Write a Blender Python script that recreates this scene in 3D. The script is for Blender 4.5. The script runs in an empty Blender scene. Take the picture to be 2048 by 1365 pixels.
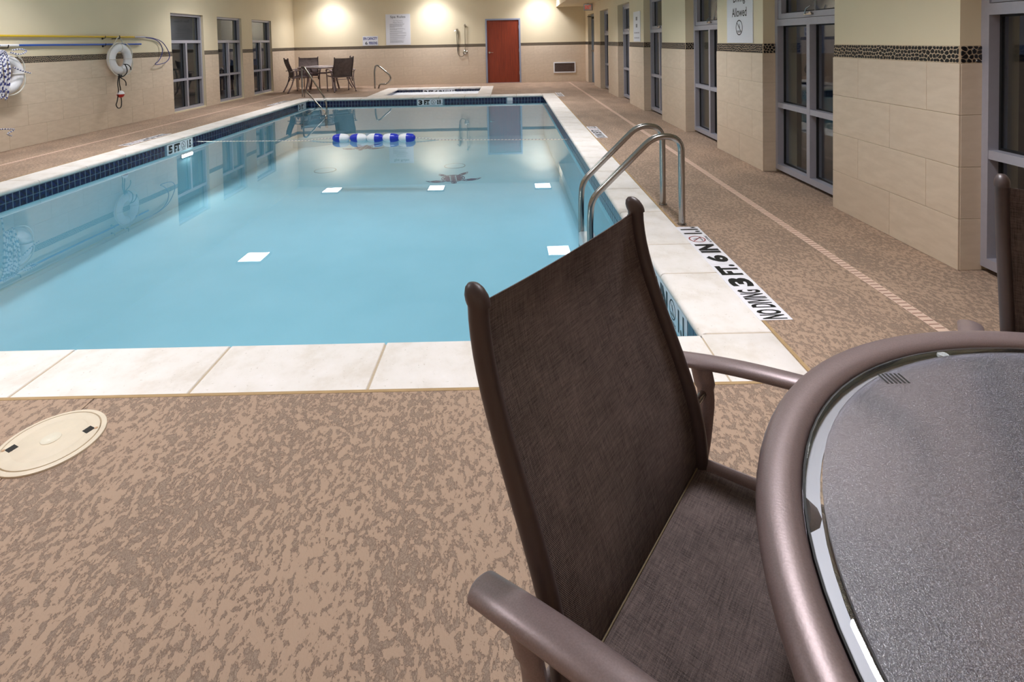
import bpy, math, random
from mathutils import Vector, Matrix
random.seed(7)
sc = bpy.context.scene
COL = sc.collection
PI = math.pi

# ------------------------------------------------------------------ camera
FPX, YAW, PITCH, ROLL, CX, CY = 1070.0, 0.00218, 0.03488, 0.02076, 1016.448, 118.452
cam = bpy.data.cameras.new('camera')
cam.sensor_fit = 'HORIZONTAL'; cam.sensor_width = 36.0
cam.lens = 36.0 * FPX / 2048
cam.shift_x = (1024 - CX) / 2048
cam.shift_y = -(682.5 - CY) / 2048
cam.clip_start = 0.02; cam.clip_end = 200
cam_o = bpy.data.objects.new('camera', cam); COL.objects.link(cam_o)
fw = Vector((math.sin(YAW)*math.cos(PITCH), math.cos(YAW)*math.cos(PITCH), -math.sin(PITCH)))
r0 = Vector((math.cos(YAW), -math.sin(YAW), 0)); d0 = fw.cross(r0)
rt = r0*math.cos(ROLL) + d0*math.sin(ROLL); dn = -r0*math.sin(ROLL) + d0*math.cos(ROLL)
cam_o.matrix_world = Matrix(((rt.x, -dn.x, -fw.x, 0), (rt.y, -dn.y, -fw.y, 0), (rt.z, -dn.z, -fw.z, 1.38), (0, 0, 0, 1)))
sc.camera = cam_o

# ------------------------------------------------------------------ world (night outside), colour management
w = bpy.data.worlds.new('night'); sc.world = w; w.use_nodes = True
w.node_tree.nodes['Background'].inputs[0].default_value = (.010, .014, .026, 1)
w.node_tree.nodes['Background'].inputs[1].default_value = 1.0
sc.view_settings.view_transform = 'Standard'; sc.view_settings.look = 'None'
sc.view_settings.gamma = 1; sc.view_settings.use_curve_mapping = False
sc.view_settings.exposure = 0.2
LAMP = 18.0             # radiance of the square ceiling diffusers
DOWN = 26.0            # watts of the downlight inside each fixture
POOL_LAMP = 170.0       # radiance of the underwater lamp and the added unseen one
sc.cycles.max_bounces = 10; sc.cycles.diffuse_bounces = 5; sc.cycles.glossy_bounces = 5
sc.cycles.transmission_bounces = 8; sc.cycles.transparent_max_bounces = 16
sc.cycles.caustics_reflective = False; sc.cycles.caustics_refractive = True
sc.cycles.sample_clamp_indirect = 6; sc.cycles.use_denoising = True

# ------------------------------------------------------------------ materials
def L(c):
    return tuple(((x/255)/12.92 if x/255 <= .04045 else ((x/255+.055)/1.055)**2.4) for x in c) + (1,)
class NT:
    def __init__(s, name):
        s.m = bpy.data.materials.new(name); s.m.use_nodes = True; s.t = s.m.node_tree
        s.b = s.t.nodes['Principled BSDF']; s.out = s.t.nodes['Material Output']
    def n(s, ty, **kw):
        o = s.t.nodes.new(ty)
        for k, v in kw.items():
            if k.startswith('i_'):
                key = k[2:]; key = int(key) if key.isdigit() else key.replace('_', ' ')
                o.inputs[key].default_value = v
            else: setattr(o, k, v)
        return o
    def l(s, a, b): s.t.links.new(a, b)
    def coords(s, scale=(1, 1, 1), rot=(0, 0, 0)):
        tc = s.n('ShaderNodeTexCoord'); mp = s.n('ShaderNodeMapping')
        mp.inputs['Scale'].default_value = scale; mp.inputs['Rotation'].default_value = rot
        s.l(tc.outputs['Object'], mp.inputs['Vector']); return mp.outputs[0]
    def noise(s, vec, scale, detail=3, rough=.5):
        o = s.n('ShaderNodeTexNoise'); o.inputs['Scale'].default_value = scale
        o.inputs['Detail'].default_value = detail; o.inputs['Roughness'].default_value = rough
        s.l(vec, o.inputs['Vector']); return o.outputs['Fac']
    def ramp(s, fac, stops):
        o = s.n('ShaderNodeValToRGB'); e = o.color_ramp.elements
        while len(e) < len(stops): e.new(.5)
        for k, (p, c) in enumerate(stops):
            e[k].position = p; e[k].color = c if len(c) == 4 else tuple(c)+(1,)
        s.l(fac, o.inputs[0]); return o.outputs[0]
    def bump(s, h, strength, dist=.01):
        o = s.n('ShaderNodeBump'); o.inputs['Strength'].default_value = strength
        o.inputs['Distance'].default_value = dist; s.l(h, o.inputs['Height'])
        s.l(o.outputs[0], s.b.inputs['Normal']); return o
    def mix(s, fac, a, b, mode='MIX'):
        o = s.n('ShaderNodeMix', data_type='RGBA', blend_type=mode)
        if hasattr(fac, 'links'): s.l(fac, o.inputs[0])
        else: o.inputs[0].default_value = fac
        for v, i in ((a, 6), (b, 7)):
            if hasattr(v, 'links'): s.l(v, o.inputs[i])
            else: o.inputs[i].default_value = v
        return o.outputs[2]
    def math(s, op, a, b=0.0):
        o = s.n('ShaderNodeMath', operation=op)
        for v, i in ((a, 0), (b, 1)):
            if hasattr(v, 'links'): s.l(v, o.inputs[i])
            else: o.inputs[i].default_value = v
        return o.outputs[0]
def plain(name, c, rough=.5, metal=0.0, var=0.0, vs=8, bump=0.0, bs=60, spec=.5):
    t = NT(name); t.b.inputs['Roughness'].default_value = rough; t.b.inputs['Metallic'].default_value = metal
    t.b.inputs['Specular IOR Level'].default_value = spec
    v = t.coords()
    f = t.noise(v, vs, 4)
    lo = tuple(x*(1-var) for x in L(c)[:3])+(1,); hi = tuple(min(1, x*(1+var)) for x in L(c)[:3])+(1,)
    t.l(t.ramp(f, [(.3, lo), (.7, hi)]), t.b.inputs['Base Color'])
    if bump: t.bump(t.noise(v, bs, 3), bump, .004)
    return t.m
M = {}
def deck_mat():
    t = NT('knockdown_deck')
    v = t.coords((1.0, .60, 1), (0, 0, .38))
    warp = t.n('ShaderNodeVectorMath', operation='MULTIPLY_ADD')
    wn = t.n('ShaderNodeTexNoise'); wn.inputs['Scale'].default_value = 7; t.l(v, wn.inputs['Vector'])
    t.l(wn.outputs['Color'], warp.inputs[0]); warp.inputs[1].default_value = (.05, .05, 0); t.l(v, warp.inputs[2])
    vec = warp.outputs[0]
    a = t.noise(vec, 50, 8, .70)
    b = t.noise(vec, 3.2, 2)
    s = t.math('ADD', a, t.math('MULTIPLY', t.math('SUBTRACT', b, .5), .25))
    flat = t.ramp(s, [(.482, (0, 0, 0)), (.498, (1, 1, 1))])
    edge = t.ramp(s, [(.445, (0, 0, 0)), (.478, (1, 1, 1)), (.492, (1, 1, 1)), (.500, (0, 0, 0))])
    fine = t.noise(vec, 150, 4, .6)
    lines = t.ramp(fine, [(.43, (0, 0, 0)), (.49, (1, 1, 1)), (.51, (1, 1, 1)), (.57, (0, 0, 0))])
    big = t.noise(t.coords(), 1.1, 3)
    hi = t.mix(big, L((182, 155, 132)), L((174, 147, 127)))
    low = t.mix(t.math('MULTIPLY', lines, .55), L((160, 138, 120)), L((110, 90, 78)))
    c = t.mix(flat, low, hi)
    c = t.mix(t.math('MULTIPLY', edge, .50), c, L((106, 84, 74)))
    t.l(c, t.b.inputs['Base Color'])
    t.b.inputs['Roughness'].default_value = .62; t.b.inputs['Specular IOR Level'].default_value = .25
    h = t.math('ADD', flat, t.math('MULTIPLY', fine, .5))
    t.bump(h, .5, .0022)
    return t.m
def weave_mat(name, ca, cb, scale, sheen=0.0):
    t = NT(name)
    v = t.coords()
    tc = t.n('ShaderNodeSeparateXYZ'); t.l(v, tc.inputs[0])
    # warp threads along the strip, weft across it
    wy = t.math('SINE', t.math('MULTIPLY', tc.outputs['Y'], scale))
    lx = t.math('ADD', tc.outputs['X'], tc.outputs['Z'])
    wx = t.math('SINE', t.math('MULTIPLY', lx, scale))
    weave = t.math('MULTIPLY', wx, wy)
    st1 = t.noise(t.coords((30, 620, 30)), 1.0, 3)
    st2 = t.noise(t.coords((560, 26, 560)), 1.0, 3)
    big = t.noise(v, 9, 3)
    s = t.math('ADD', t.math('MULTIPLY', st1, .29), t.math('MULTIPLY', st2, .29))
    s = t.math('ADD', s, t.math('MULTIPLY', big, .18))
    s = t.math('ADD', s, t.math('MULTIPLY', t.noise(v, 1100, 1), .24))
    s = t.math('ADD', s, t.math('MULTIPLY', weave, .06))
    t.l(t.ramp(s, [(.36, L(ca)), (.64, L(cb))]), t.b.inputs['Base Color'])
    t.b.inputs['Roughness'].default_value = .75; t.b.inputs['Specular IOR Level'].default_value = .25
    t.bump(weave, .5, .0006)
    return t.m
def schlick(t, f0):
    lw = t.n('ShaderNodeLayerWeight'); lw.inputs['Blend'].default_value = .5
    p = t.math('POWER', lw.outputs['Facing'], 5.0)
    return t.math('ADD', t.math('MULTIPLY', p, 1-f0), f0)
def clear_mat(name, tint, f0, rough=0.0, bump=None, gl=(1, 1, 1, 1)):
    t = NT(name); t.t.nodes.remove(t.b)
    tr = t.n('ShaderNodeBsdfTransparent'); tr.inputs[0].default_value = tint
    g = t.n('ShaderNodeBsdfAnisotropic') if False else t.n('ShaderNodeBsdfGlossy')
    g.inputs['Roughness'].default_value = rough; g.inputs['Color'].default_value = gl
    if bump:
        bn = t.n('ShaderNodeBump'); bn.inputs['Strength'].default_value = bump[0]; bn.inputs['Distance'].default_value = bump[1]
        t.l(t.noise(t.coords((1, 1, 1)), bump[2], 2), bn.inputs['Height']); t.l(bn.outputs[0], g.inputs['Normal'])
    mx = t.n('ShaderNodeMixShader'); t.l(schlick(t, f0), mx.inputs[0])
    t.l(tr.outputs[0], mx.inputs[1]); t.l(g.outputs[0], mx.inputs[2]); t.l(mx.outputs[0], t.out.inputs[0])
    return t.m
def emit_mat(name, c, s):
    t = NT(name); t.t.nodes.remove(t.b)
    e = t.n('ShaderNodeEmission'); e.inputs[0].default_value = c; e.inputs[1].default_value = s
    t.l(e.outputs[0], t.out.inputs[0]); return t.m
def glass_top_mat():
    t = NT('obscure_glass'); v = t.coords(); t.t.nodes.remove(t.b)
    def bm(scale, st, d):
        o = t.n('ShaderNodeBump'); o.inputs['Strength'].default_value = st; o.inputs['Distance'].default_value = d
        t.l(t.noise(v, scale, 2, .7), o.inputs['Height']); return o.outputs[0]
    rf = t.n('ShaderNodeBsdfRefraction'); rf.inputs['Color'].default_value = (.70, .70, .78, 1)
    rf.inputs['Roughness'].default_value = .34; rf.inputs['IOR'].default_value = 1.45; t.l(bm(420, .5, .001), rf.inputs['Normal'])
    df = t.n('ShaderNodeBsdfDiffuse'); df.inputs['Color'].default_value = (.66, .65, .72, 1); t.l(bm(420, .6, .001), df.inputs['Normal'])
    gl = t.n('ShaderNodeBsdfGlossy'); t.l(t.ramp(t.noise(v, 380, 3, .8), [(.42, (.45, .44, .48)), (.64, (1, 1, 1))]), gl.inputs['Color']); gl.inputs['Roughness'].default_value = .25
    t.l(bm(460, 1.0, .00065), gl.inputs['Normal'])
    m1 = t.n('ShaderNodeMixShader'); t.l(t.ramp(t.noise(v, 560, 3, .8), [(.46, (.05, .05, .05)), (.66, (.62, .62, .62))]), m1.inputs[0]); t.l(rf.outputs[0], m1.inputs[1]); t.l(df.outputs[0], m1.inputs[2])  # pale noise specks, like the glossy tint above, paint sparkle into the glass
    m2 = t.n('ShaderNodeMixShader'); t.l(schlick(t, .06), m2.inputs[0]); t.l(m1.outputs[0], m2.inputs[1]); t.l(gl.outputs[0], m2.inputs[2])
    t.l(m2.outputs[0], t.out.inputs[0])
    return t.m
M['deck'] = deck_mat()
M['sling'] = weave_mat('brown_sling_fabric', (48, 40, 40), (140, 123, 119), 2600)
M['taupe'] = plain('taupe_metal_paint', (144, 126, 126), .36, .3, .10, 420, .04, 300)
M['taupe_shaded'] = plain('taupe_paint_shaded', (76, 62, 61), .42, .1, .04, 60)  # frame paint of the chair posts with their shade put into the colour
M['paint'] = plain('cream_wall_paint', (224, 210, 180), .8, 0, .03, 1.2, .15, 500, .2)
M['ceil'] = plain('ceiling_paint', (244, 240, 230), .9, 0, .02, 2)
def tile_mat():
    t = NT('limestone_wall_tile')
    v = t.coords((1, 1, 3.2)); oi = t.n('ShaderNodeObjectInfo')
    f = t.noise(v, 7, 6, .6)
    c = t.ramp(f, [(.3, L((208, 189, 166))), (.7, L((221, 203, 181)))])
    c2 = t.mix(t.math('MULTIPLY', oi.outputs['Random'], .35), c, L((205, 185, 163)))
    t.l(c2, t.b.inputs['Base Color']); t.b.inputs['Roughness'].default_value = .55
    t.bump(f, .08, .003); return t.m
M['tile'] = tile_mat()
M['grout'] = plain('sand_grout', (188, 170, 146), .9, 0, .06, 60)
M['mortar'] = plain('pebble_mortar', (196, 176, 150), .9, 0, .08, 90, .2, 300)
M['pebble'] = plain('black_pebble', (26, 24, 24), .28, 0, .5, 45)
def stone_mat():
    t = NT('cast_stone_coping')
    v = t.coords(); f = t.noise(v, 5, 8, .62); g = t.noise(v, 60, 4)
    c = t.ramp(f, [(.25, L((214, 202, 188))), (.5, L((234, 226, 219))), (.75, L((241, 234, 230)))])
    pit = t.ramp(g, [(.30, (1, 1, 1)), (.34, (0, 0, 0))])
    c = t.mix(t.math('MULTIPLY', pit, .3), c, L((160, 146, 120)))
    t.l(c, t.b.inputs['Base Color']); t.b.inputs['Roughness'].default_value = .6
    t.bump(g, .12, .003); return t.m
M['coping'] = stone_mat()
M['caulk'] = plain('tan_joint', (176, 146, 104), .8, 0, .08, 14)
M['drain'] = plain('drain_pink', (220, 190, 170), .7, 0, .05, 20)
M['drain_dark'] = plain('drain_slot', (150, 112, 96), .8)
def plaster():
    t = NT('pool_plaster'); v = t.coords(); f = t.noise(v, 1.6, 4)
    t.l(t.ramp(f, [(.3, L((160, 206, 220))), (.7, L((168, 212, 226)))]), t.b.inputs['Base Color'])
    t.b.inputs['Roughness'].default_value = .8; t.b.inputs['Specular IOR Level'].default_value = .1
    return t.m
M['plaster'] = plaster()
M['spa_plaster'] = plain('spa_plaster', (206, 226, 230), .8)
M['foam'] = plain('spa_foam', (236, 240, 248), .6, 0, .06, 14, .4, 30)
def navy():
    t = NT('navy_glazed_tile'); v = t.coords(); oi = t.n('ShaderNodeObjectInfo')
    f = t.noise(v, 22, 3)
    c = t.ramp(f, [(.4, L((14, 18, 44))), (.62, L((30, 40, 90)))])
    t.l(t.mix(t.math('MULTIPLY', oi.outputs['Random'], .4), c, L((20, 24, 48))), t.b.inputs['Base Color'])
    t.b.inputs['Roughness'].default_value = .15; return t.m
M['navy'] = navy()
M['pgrout'] = plain('pool_tile_grout', (112, 134, 150), .8)
M['water'] = clear_mat('pool_water', (.84, .93, .96, 1), .021, 0.0, (.03, .004, 2.5))
M['pane'] = clear_mat('window_glass', (.80, .84, .86, 1), .07, 0.0)
M['clear'] = clear_mat('clear_glass_edge', (.96, .98, .98, 1), .04, 0.0)
M['glasstop'] = glass_top_mat()
M['alu'] = plain('anodised_aluminium', (172, 170, 180), .42, .25, .03, 30)
M['gasket'] = plain('black_gasket', (12, 12, 13), .6)
M['steel'] = plain('stainless_steel', (158, 154, 150), .2, 1.0, .03, 20)
M['chrome'] = plain('chrome', (210, 205, 198), .12, 1.0)
M['white'] = plain('white_plastic', (232, 232, 236), .4, 0, .02, 10)
M['whiteplate'] = plain('white_tile_plate', (243, 240, 245), .35, 0, .03, 20)
M['black'] = plain('black_print', (14, 14, 15), .5)
M['red'] = plain('red_print', (150, 32, 30), .5)
M['blueprint'] = plain('blue_print', (38, 52, 130), .5)
M['grey'] = plain('grey_print', (120, 120, 126), .6)
M['sign'] = plain('white_sign', (222, 222, 228), .5)
def wood():
    t = NT('cherry_door'); v = t.coords((14, 14, .7)); f = t.noise(v, 3, 5, .6)
    t.l(t.ramp(f, [(.3, L((118, 42, 20))), (.7, L((150, 58, 28)))]), t.b.inputs['Base Color'])
    t.b.inputs['Roughness'].default_value = .45; return t.m
M['wood'] = wood()
M['doorframe'] = plain('blue_grey_frame', (150, 156, 178), .45)
M['greydoor'] = plain('grey_metal_door', (134, 142, 150), .45)
M['yellow'] = plain('yellow_pole', (214, 178, 38), .35)
M['bluepole'] = plain('blue_pole', (36, 84, 176), .3)
M['bluetube'] = plain('blue_tube', (52, 56, 120), .4)
M['ring'] = plain('life_ring_white', (226, 224, 226), .45, 0, .03, 10)
M['rope'] = plain('white_rope', (212, 206, 194), .8)
M['blackrope'] = plain('black_rope', (24, 22, 22), .7)
M['redball'] = plain('red_float', (176, 36, 26), .35)
M['floatblue'] = plain('blue_float', (28, 44, 176), .3)
M['beige'] = plain('beige_cover', (224, 209, 186), .5, 0, .04, 18, .1, 80)
M['dark'] = plain('dark_hole', (40, 38, 34), .8)
M['brass'] = plain('brown_screw', (196, 158, 122), .5)
M['vent'] = plain('vent_slat', (96, 72, 62), .6)
M['mosaic'] = plain('navy_mosaic', (36, 52, 110), .4, 0, .2, 40)
M['mosaic_ring'] = plain('drain_grey', (96, 140, 158), .5)
M['night_ground'] = plain('dark_paving', (60, 60, 62), .9)
M['ledge'] = plain('pale_ledge', (206, 200, 210), .4, .2)
M['lampglow'] = emit_mat('lamp_diffuser', (.95, .95, 1.0, 1), LAMP)
M['poolglow'] = emit_mat('pool_lamp_lens', (.93, 1.0, .93, 1), POOL_LAMP)
M['exitglow'] = emit_mat('exit_letters', (1, .12, .08, 1), .35)

# ------------------------------------------------------------------ mesh helpers
def tag(o, label=None, cat=None, group=None, kind=None):
    if label: o['label'] = label
    if cat: o['category'] = cat
    if group: o['group'] = group
    if kind: o['kind'] = kind
    return o
def empty(name, loc=(0, 0, 0), rz=0.0):
    o = bpy.data.objects.new(name, None); COL.objects.link(o); o.empty_display_size = .1
    o.location = loc; o.rotation_euler = (0, 0, rz); return o
class MB:
    def __init__(s): s.v = []; s.f = []; s.mi = []; s.sm = []
    def add(s, vs, fs, mi=0, smooth=False):
        b = len(s.v); s.v += [tuple(x) for x in vs]
        for f in fs: s.f.append(tuple(b+i for i in f)); s.mi.append(mi); s.sm.append(smooth)
        return s
    def box(s, x0, y0, z0, x1, y1, z1, mi=0, bev=0.0):
        if bev <= 0:
            vs = [(x, y, z) for z in (z0, z1) for y in (y0, y1) for x in (x0, x1)]
            return s.add(vs, [(0, 2, 3, 1), (4, 5, 7, 6), (0, 1, 5, 4), (2, 6, 7, 3), (0, 4, 6, 2), (1, 3, 7, 5)], mi)
        # chamfered on the 4 edges of the +face in z and verticals: octagonal slab
        b = bev
        ring = [(x0+b, y0), (x1-b, y0), (x1, y0+b), (x1, y1-b), (x1-b, y1), (x0+b, y1), (x0, y1-b), (x0, y0+b)]
        ins = [(x0+2*b, y0+b), (x1-2*b, y0+b), (x1-b, y0+2*b), (x1-b, y1-2*b), (x1-2*b, y1-b), (x0+2*b, y1-b), (x0+b, y1-2*b), (x0+b, y0+2*b)]
        vs = [(x, y, z0) for x, y in ring]+[(x, y, z1-b) for x, y in ring]+[(x, y, z1) for x, y in ins]
        fs = [tuple(range(7, -1, -1)), tuple(range(16, 24))]
        for k in range(8):
            j = (k+1) % 8; fs += [(k, j, 8+j, 8+k), (8+k, 8+j, 16+j, 16+k)]
        return s.add(vs, fs, mi)
    def tube(s, pts, r, n=12, closed=False, caps=True, mi=0, sec=None, up=None):
        """sweep; r: radius or list; sec: (a,b) half sizes of an ellipse with a along 'up'-perpendicular side"""
        P = [Vector(p) for p in pts]; m = len(P)
        T = []
        for i in range(m):
            a = P[i-1] if (i > 0 or closed) else P[i]; b = P[(i+1) % m] if (i < m-1 or closed) else P[i]
            T.append((b-a).normalized())
        if up is None:
            ref = Vector((0, 0, 1)) if abs(T[0].z) < .9 else Vector((1, 0, 0))
        else: ref = Vector(up)
        nrm = (ref - T[0]*ref.dot(T[0])).normalized()
        vs = []
        for i in range(m):
            if up is not None: q = Vector(up)
            else: q = nrm
            nrm = q - T[i]*q.dot(T[i])
            if nrm.length < 1e-6: nrm = Vector((1, 0, 0)) - T[i]*T[i].x
            nrm.normalize(); bi = T[i].cross(nrm)
            rr = r[i] if isinstance(r, (list, tuple)) else r
            sa, sb = (sec if sec else (1, 1))
            for k in range(n):
                an = 2*PI*k/n
                c_, s_ = math.cos(an), math.sin(an)
                vs.append(P[i]+bi*(c_*rr*sa)+nrm*(s_*rr*sb))
        fs = []
        for i in range(m if closed else m-1):
            j = (i+1) % m
            for k in range(n):
                k2 = (k+1) % n; fs.append((i*n+k, i*n+k2, j*n+k2, j*n+k))
        if caps and not closed:
            fs.append(tuple(range(n-1, -1, -1))); fs.append(tuple((m-1)*n+k for k in range(n)))
        return s.add(vs, fs, mi, True)
    def lathe(s, prof, c=(0, 0, 0), n=32, mi=0, ax='z', smooth=True):
        vs = []
        for r, h in prof:
            for k in range(n):
                a = 2*PI*k/n; x, y = r*math.cos(a), r*math.sin(a)
                p = {'z': (x, y, h), 'x': (h, x, y), 'y': (x, h, y)}[ax]
                vs.append((c[0]+p[0], c[1]+p[1], c[2]+p[2]))
        fs = []
        for i in range(len(prof)-1):
            for k in range(n):
                k2 = (k+1) % n; f = (i*n+k, i*n+k2, (i+1)*n+k2, (i+1)*n+k)
                fs.append(f)
        return s.add(vs, fs, mi, smooth)
    def poly(s, pts, h, nrm=(0, 0, 1), mi=0):
        """prism from outline pts (3-D) thickened by h along nrm"""
        n = len(pts); N = Vector(nrm)*h
        vs = [Vector(p) for p in pts]+[Vector(p)+N for p in pts]
        fs = [tuple(range(n-1, -1, -1)), tuple(range(n, 2*n))]+[(k, (k+1) % n, n+(k+1) % n, n+k) for k in range(n)]
        return s.add(vs, fs, mi)
    def grid(s, fn, nu, nv, th=0.0, mi=0):
        """surface fn(u,v)->Vector; given thickness by normals"""
        P = [[Vector(fn(i/(nu-1), j/(nv-1))) for j in range(nv)] for i in range(nu)]
        def nr(i, j):
            a = P[min(i+1, nu-1)][j]-P[max(i-1, 0)][j]; b = P[i][min(j+1, nv-1)]-P[i][max(j-1, 0)]
            return a.cross(b).normalized()
        vs = [P[i][j]+nr(i, j)*th/2 for i in range(nu) for j in range(nv)]
        fs = [(i*nv+j, (i+1)*nv+j, (i+1)*nv+j+1, i*nv+j+1) for i in range(nu-1) for j in range(nv-1)]
        if th:
            o = nu*nv
            vs += [P[i][j]-nr(i, j)*th/2 for i in range(nu) for j in range(nv)]
            fs += [(o+i*nv+j, o+i*nv+j+1, o+(i+1)*nv+j+1, o+(i+1)*nv+j) for i in range(nu-1) for j in range(nv-1)]
            for i in range(nu-1):
                fs += [(i*nv, o+i*nv, o+(i+1)*nv, (i+1)*nv), (i*nv+nv-1, (i+1)*nv+nv-1, o+(i+1)*nv+nv-1, o+i*nv+nv-1)]
            for j in range(nv-1):
                b = (nu-1)*nv
                fs += [(j, j+1, o+j+1, o+j), (b+j, o+b+j, o+b+j+1, b+j+1)]
        return s.add(vs, fs, mi, True)
    def mesh(s, name, mats):
        me = bpy.data.meshes.new(name); me.from_pydata(s.v, [], s.f)
        for m in (mats if isinstance(mats, (list, tuple)) else [mats]): me.materials.append(m)
        me.polygons.foreach_set('material_index', s.mi); me.polygons.foreach_set('use_smooth', s.sm)
        me.update()
        try: me.set_sharp_from_angle(angle=math.radians(42))
        except Exception: pass
        return me
    def obj(s, name, mats, parent=None, loc=None):
        o = bpy.data.objects.new(name, s.mesh(name, mats)); COL.objects.link(o)
        if parent: o.parent = parent
        if loc: o.location = loc
        return o
def arc(c, r, a0, a1, n, u=(1, 0, 0), v=(0, 0, 1)):
    c = Vector(c); u = Vector(u); v = Vector(v)
    return [c+u*(r*math.cos(a0+(a1-a0)*i/n))+v*(r*math.sin(a0+(a1-a0)*i/n)) for i in range(n+1)]
def smooth_path(pts, rad=.06, n=6):
    """polyline with rounded corners"""
    P = [Vector(p) for p in pts]; out = [P[0]]
    for i in range(1, len(P)-1):
        a, b, c = P[i-1], P[i], P[i+1]
        r = rad[i-1] if isinstance(rad, (list, tuple)) else rad
        d1 = (a-b); d2 = (c-b); r = min(r, d1.length*.49, d2.length*.49)
        p, q = b+d1.normalized()*r, b+d2.normalized()*r
        for k in range(n+1):
            t = k/n; out.append(p*(1-t)**2+b*(2*t*(1-t))+q*t*t)
    out.append(P[-1]); return out
def catmull(pts, n=6):
    P = [Vector(p) for p in pts]; out = []
    for i in range(len(P)-1):
        p0 = P[max(i-1, 0)]; p1 = P[i]; p2 = P[i+1]; p3 = P[min(i+2, len(P)-1)]
        for k in range(n):
            t = k/n
            out.append(.5*((2*p1)+(p2-p0)*t+(2*p0-5*p1+4*p2-p3)*t*t+(3*p1-p0-3*p2+p3)*t**3))
    out.append(P[-1]); return out
def text(name, s, org, ux, uy, wid, hei, mat, parent, bold=.0, ext=.0006):
    cu = bpy.data.curves.new(name, 'FONT'); cu.body = s; cu.size = 1; cu.extrude = 0; cu.offset = bold
    cu.resolution_u = 3; cu.align_x = 'LEFT'; cu.space_line = .9
    to = bpy.data.objects.new(name, cu)
    me = bpy.data.meshes.new_from_object(to)
    bpy.data.objects.remove(to); bpy.data.curves.remove(cu)
    xs = [v.co.x for v in me.vertices]; ys = [v.co.y for v in me.vertices]
    x0, x1, y0, y1 = min(xs), max(xs), min(ys), max(ys)
    ux, uy = Vector(ux), Vector(uy); nz = ux.cross(uy); org = Vector(org)
    for v in me.vertices:
        v.co = org+ux*((v.co.x-x0)/(x1-x0)*wid)+uy*((v.co.y-y0)/(y1-y0)*hei)+nz*ext
    me.materials.clear(); me.materials.append(mat)
    o = bpy.data.objects.new(name, me); COL.objects.link(o); o.parent = parent
    return o
def copy_tree(o, parent=None):
    c = o.copy(); COL.objects.link(c); c.parent = parent
    for ch in list(o.children): copy_tree(ch, c)
    return c

# ------------------------------------------------------------------ dimensions
XL, XR, YF, YB, ZC = -6.94, 2.58, -5.5, 17.5, 3.04
PX0, PX1, PY0, PY1 = -5.0, .87, 2.436, 13.40          # pool, inner lip of the coping
CW = .335                                              # coping width
OX0, OX1, OY0, OY1 = PX0-CW-.03, PX1+CW, PY0-CW-.015, PY1+CW+.02
SX0, SX1, SY0, SY1 = -3.30, -.80, 14.10, 16.05         # spa, inner lip
SOX0, SOX1, SOY0, SOY1 = -3.65, -.43, OY1, 16.36
WZ = -.132                                             # water level
FZ = -1.02                                             # pool floor
BT, BB = 1.297, 1.196                                  # pebble band
WZ0, WZ1 = .03, 2.10                                   # windows

# ------------------------------------------------------------------ floor (deck slabs round the pool and the spa)
fl = MB()
J = 4.925
for x0, y0, x1, y1 in [(XL-.3, YF-.3, -1.66, OY0), (-1.656, YF-.3, XR+.4, OY0), (XL-.3, OY0, OX0, OY1), (OX1, OY0, XR+.4, J-.002),
                       (OX1, J+.002, XR+.4, 9.6), (OX1, 9.604, XR+.4, OY1), (XL-.3, OY1, SOX0, YB+.3), (SOX1, OY1, XR+.4, YB+.3), (SOX0, SOY1, SOX1, YB+.3)]:
    fl.box(x0, y0, -.1, x1, y1, 0)
fl_o = fl.obj('floor', M['deck']); tag(fl_o, kind='structure', label='tan knockdown textured concrete pool deck')
g = MB()
cwid = .016
g.box(OX1, OY0-cwid, 0, OX1+cwid, OY1, .0012); g.box(OX0-cwid, OY0-cwid, 0, OX1, OY0, .0012); g.box(OX0-cwid, OY0, 0, OX0, OY1, .0012)
g.obj('joint_sealant', M['caulk'], fl_o)
# slotted deck drains, right and left of the pool
for x0, y0, y1 in ((1.958, -1.0, 17.2), (-6.17, 2.0, 16.5)):
    d = MB().box(x0, y0, 0, x0+.056, y1, .0012).obj('drain_strip', M['drain'], fl_o)
    sl = MB(); y = y0
    while y < y1:
        sl.box(x0+.004, y, .0012, x0+.052, y+.007, .0017); y += .034
    so = sl.obj('drain_slot', M['drain_dark'], d); tag(so, kind='stuff')

# ------------------------------------------------------------------ walls
_tile_cache = {}
def tile(parent, axis, a0, a1, z0, z1, plane, sgn, th=.009, name='tile', mat='tile'):
    """wall tile: axis 'y' = lies in a plane of constant x (a along y); 'x' = constant y. sgn = direction it faces"""
    gp = .0015 if mat == 'tile' else .0045
    w_, h_ = round(a1-a0-2*gp, 4), round(z1-z0-2*gp, 4)
    key = (axis, w_, h_, sgn, th, mat)
    if key not in _tile_cache:
        mb = MB(); b = .0012
        # local: face outward = +n
        A = w_/2; Bh = h_/2
        pts = lambda e, n: [(-A+e, -Bh+e, n), (A-e, -Bh+e, n), (A-e, Bh-e, n), (-A+e, Bh-e, n)]
        vs = pts(0, 0)+pts(0, th-b)+pts(b, th)
        fs = [(8, 9, 10, 11)]+[(k, (k+1) % 4, 4+(k+1) % 4, 4+k) for k in range(4)]+[(4+k, 4+(k+1) % 4, 8+(k+1) % 4, 8+k) for k in range(4)]
        out = []
        for p, q, n in vs:
            out.append((n*sgn, p, q) if axis == 'y' else (p, n*sgn, q))
        flip = (axis == 'y' and sgn < 0) or (axis == 'x' and sgn > 0)
        mb.add(out, [tuple(reversed(f)) for f in fs] if flip else fs)
        _tile_cache[key] = mb.mesh(name, M[mat])
    o = bpy.data.objects.new(name, _tile_cache[key]); COL.objects.link(o); o.parent = parent
    c = (a0+a1)/2
    o.location = (plane, c, (z0+z1)/2) if axis == 'y' else (c, plane, (z0+z1)/2)
    return o
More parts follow.
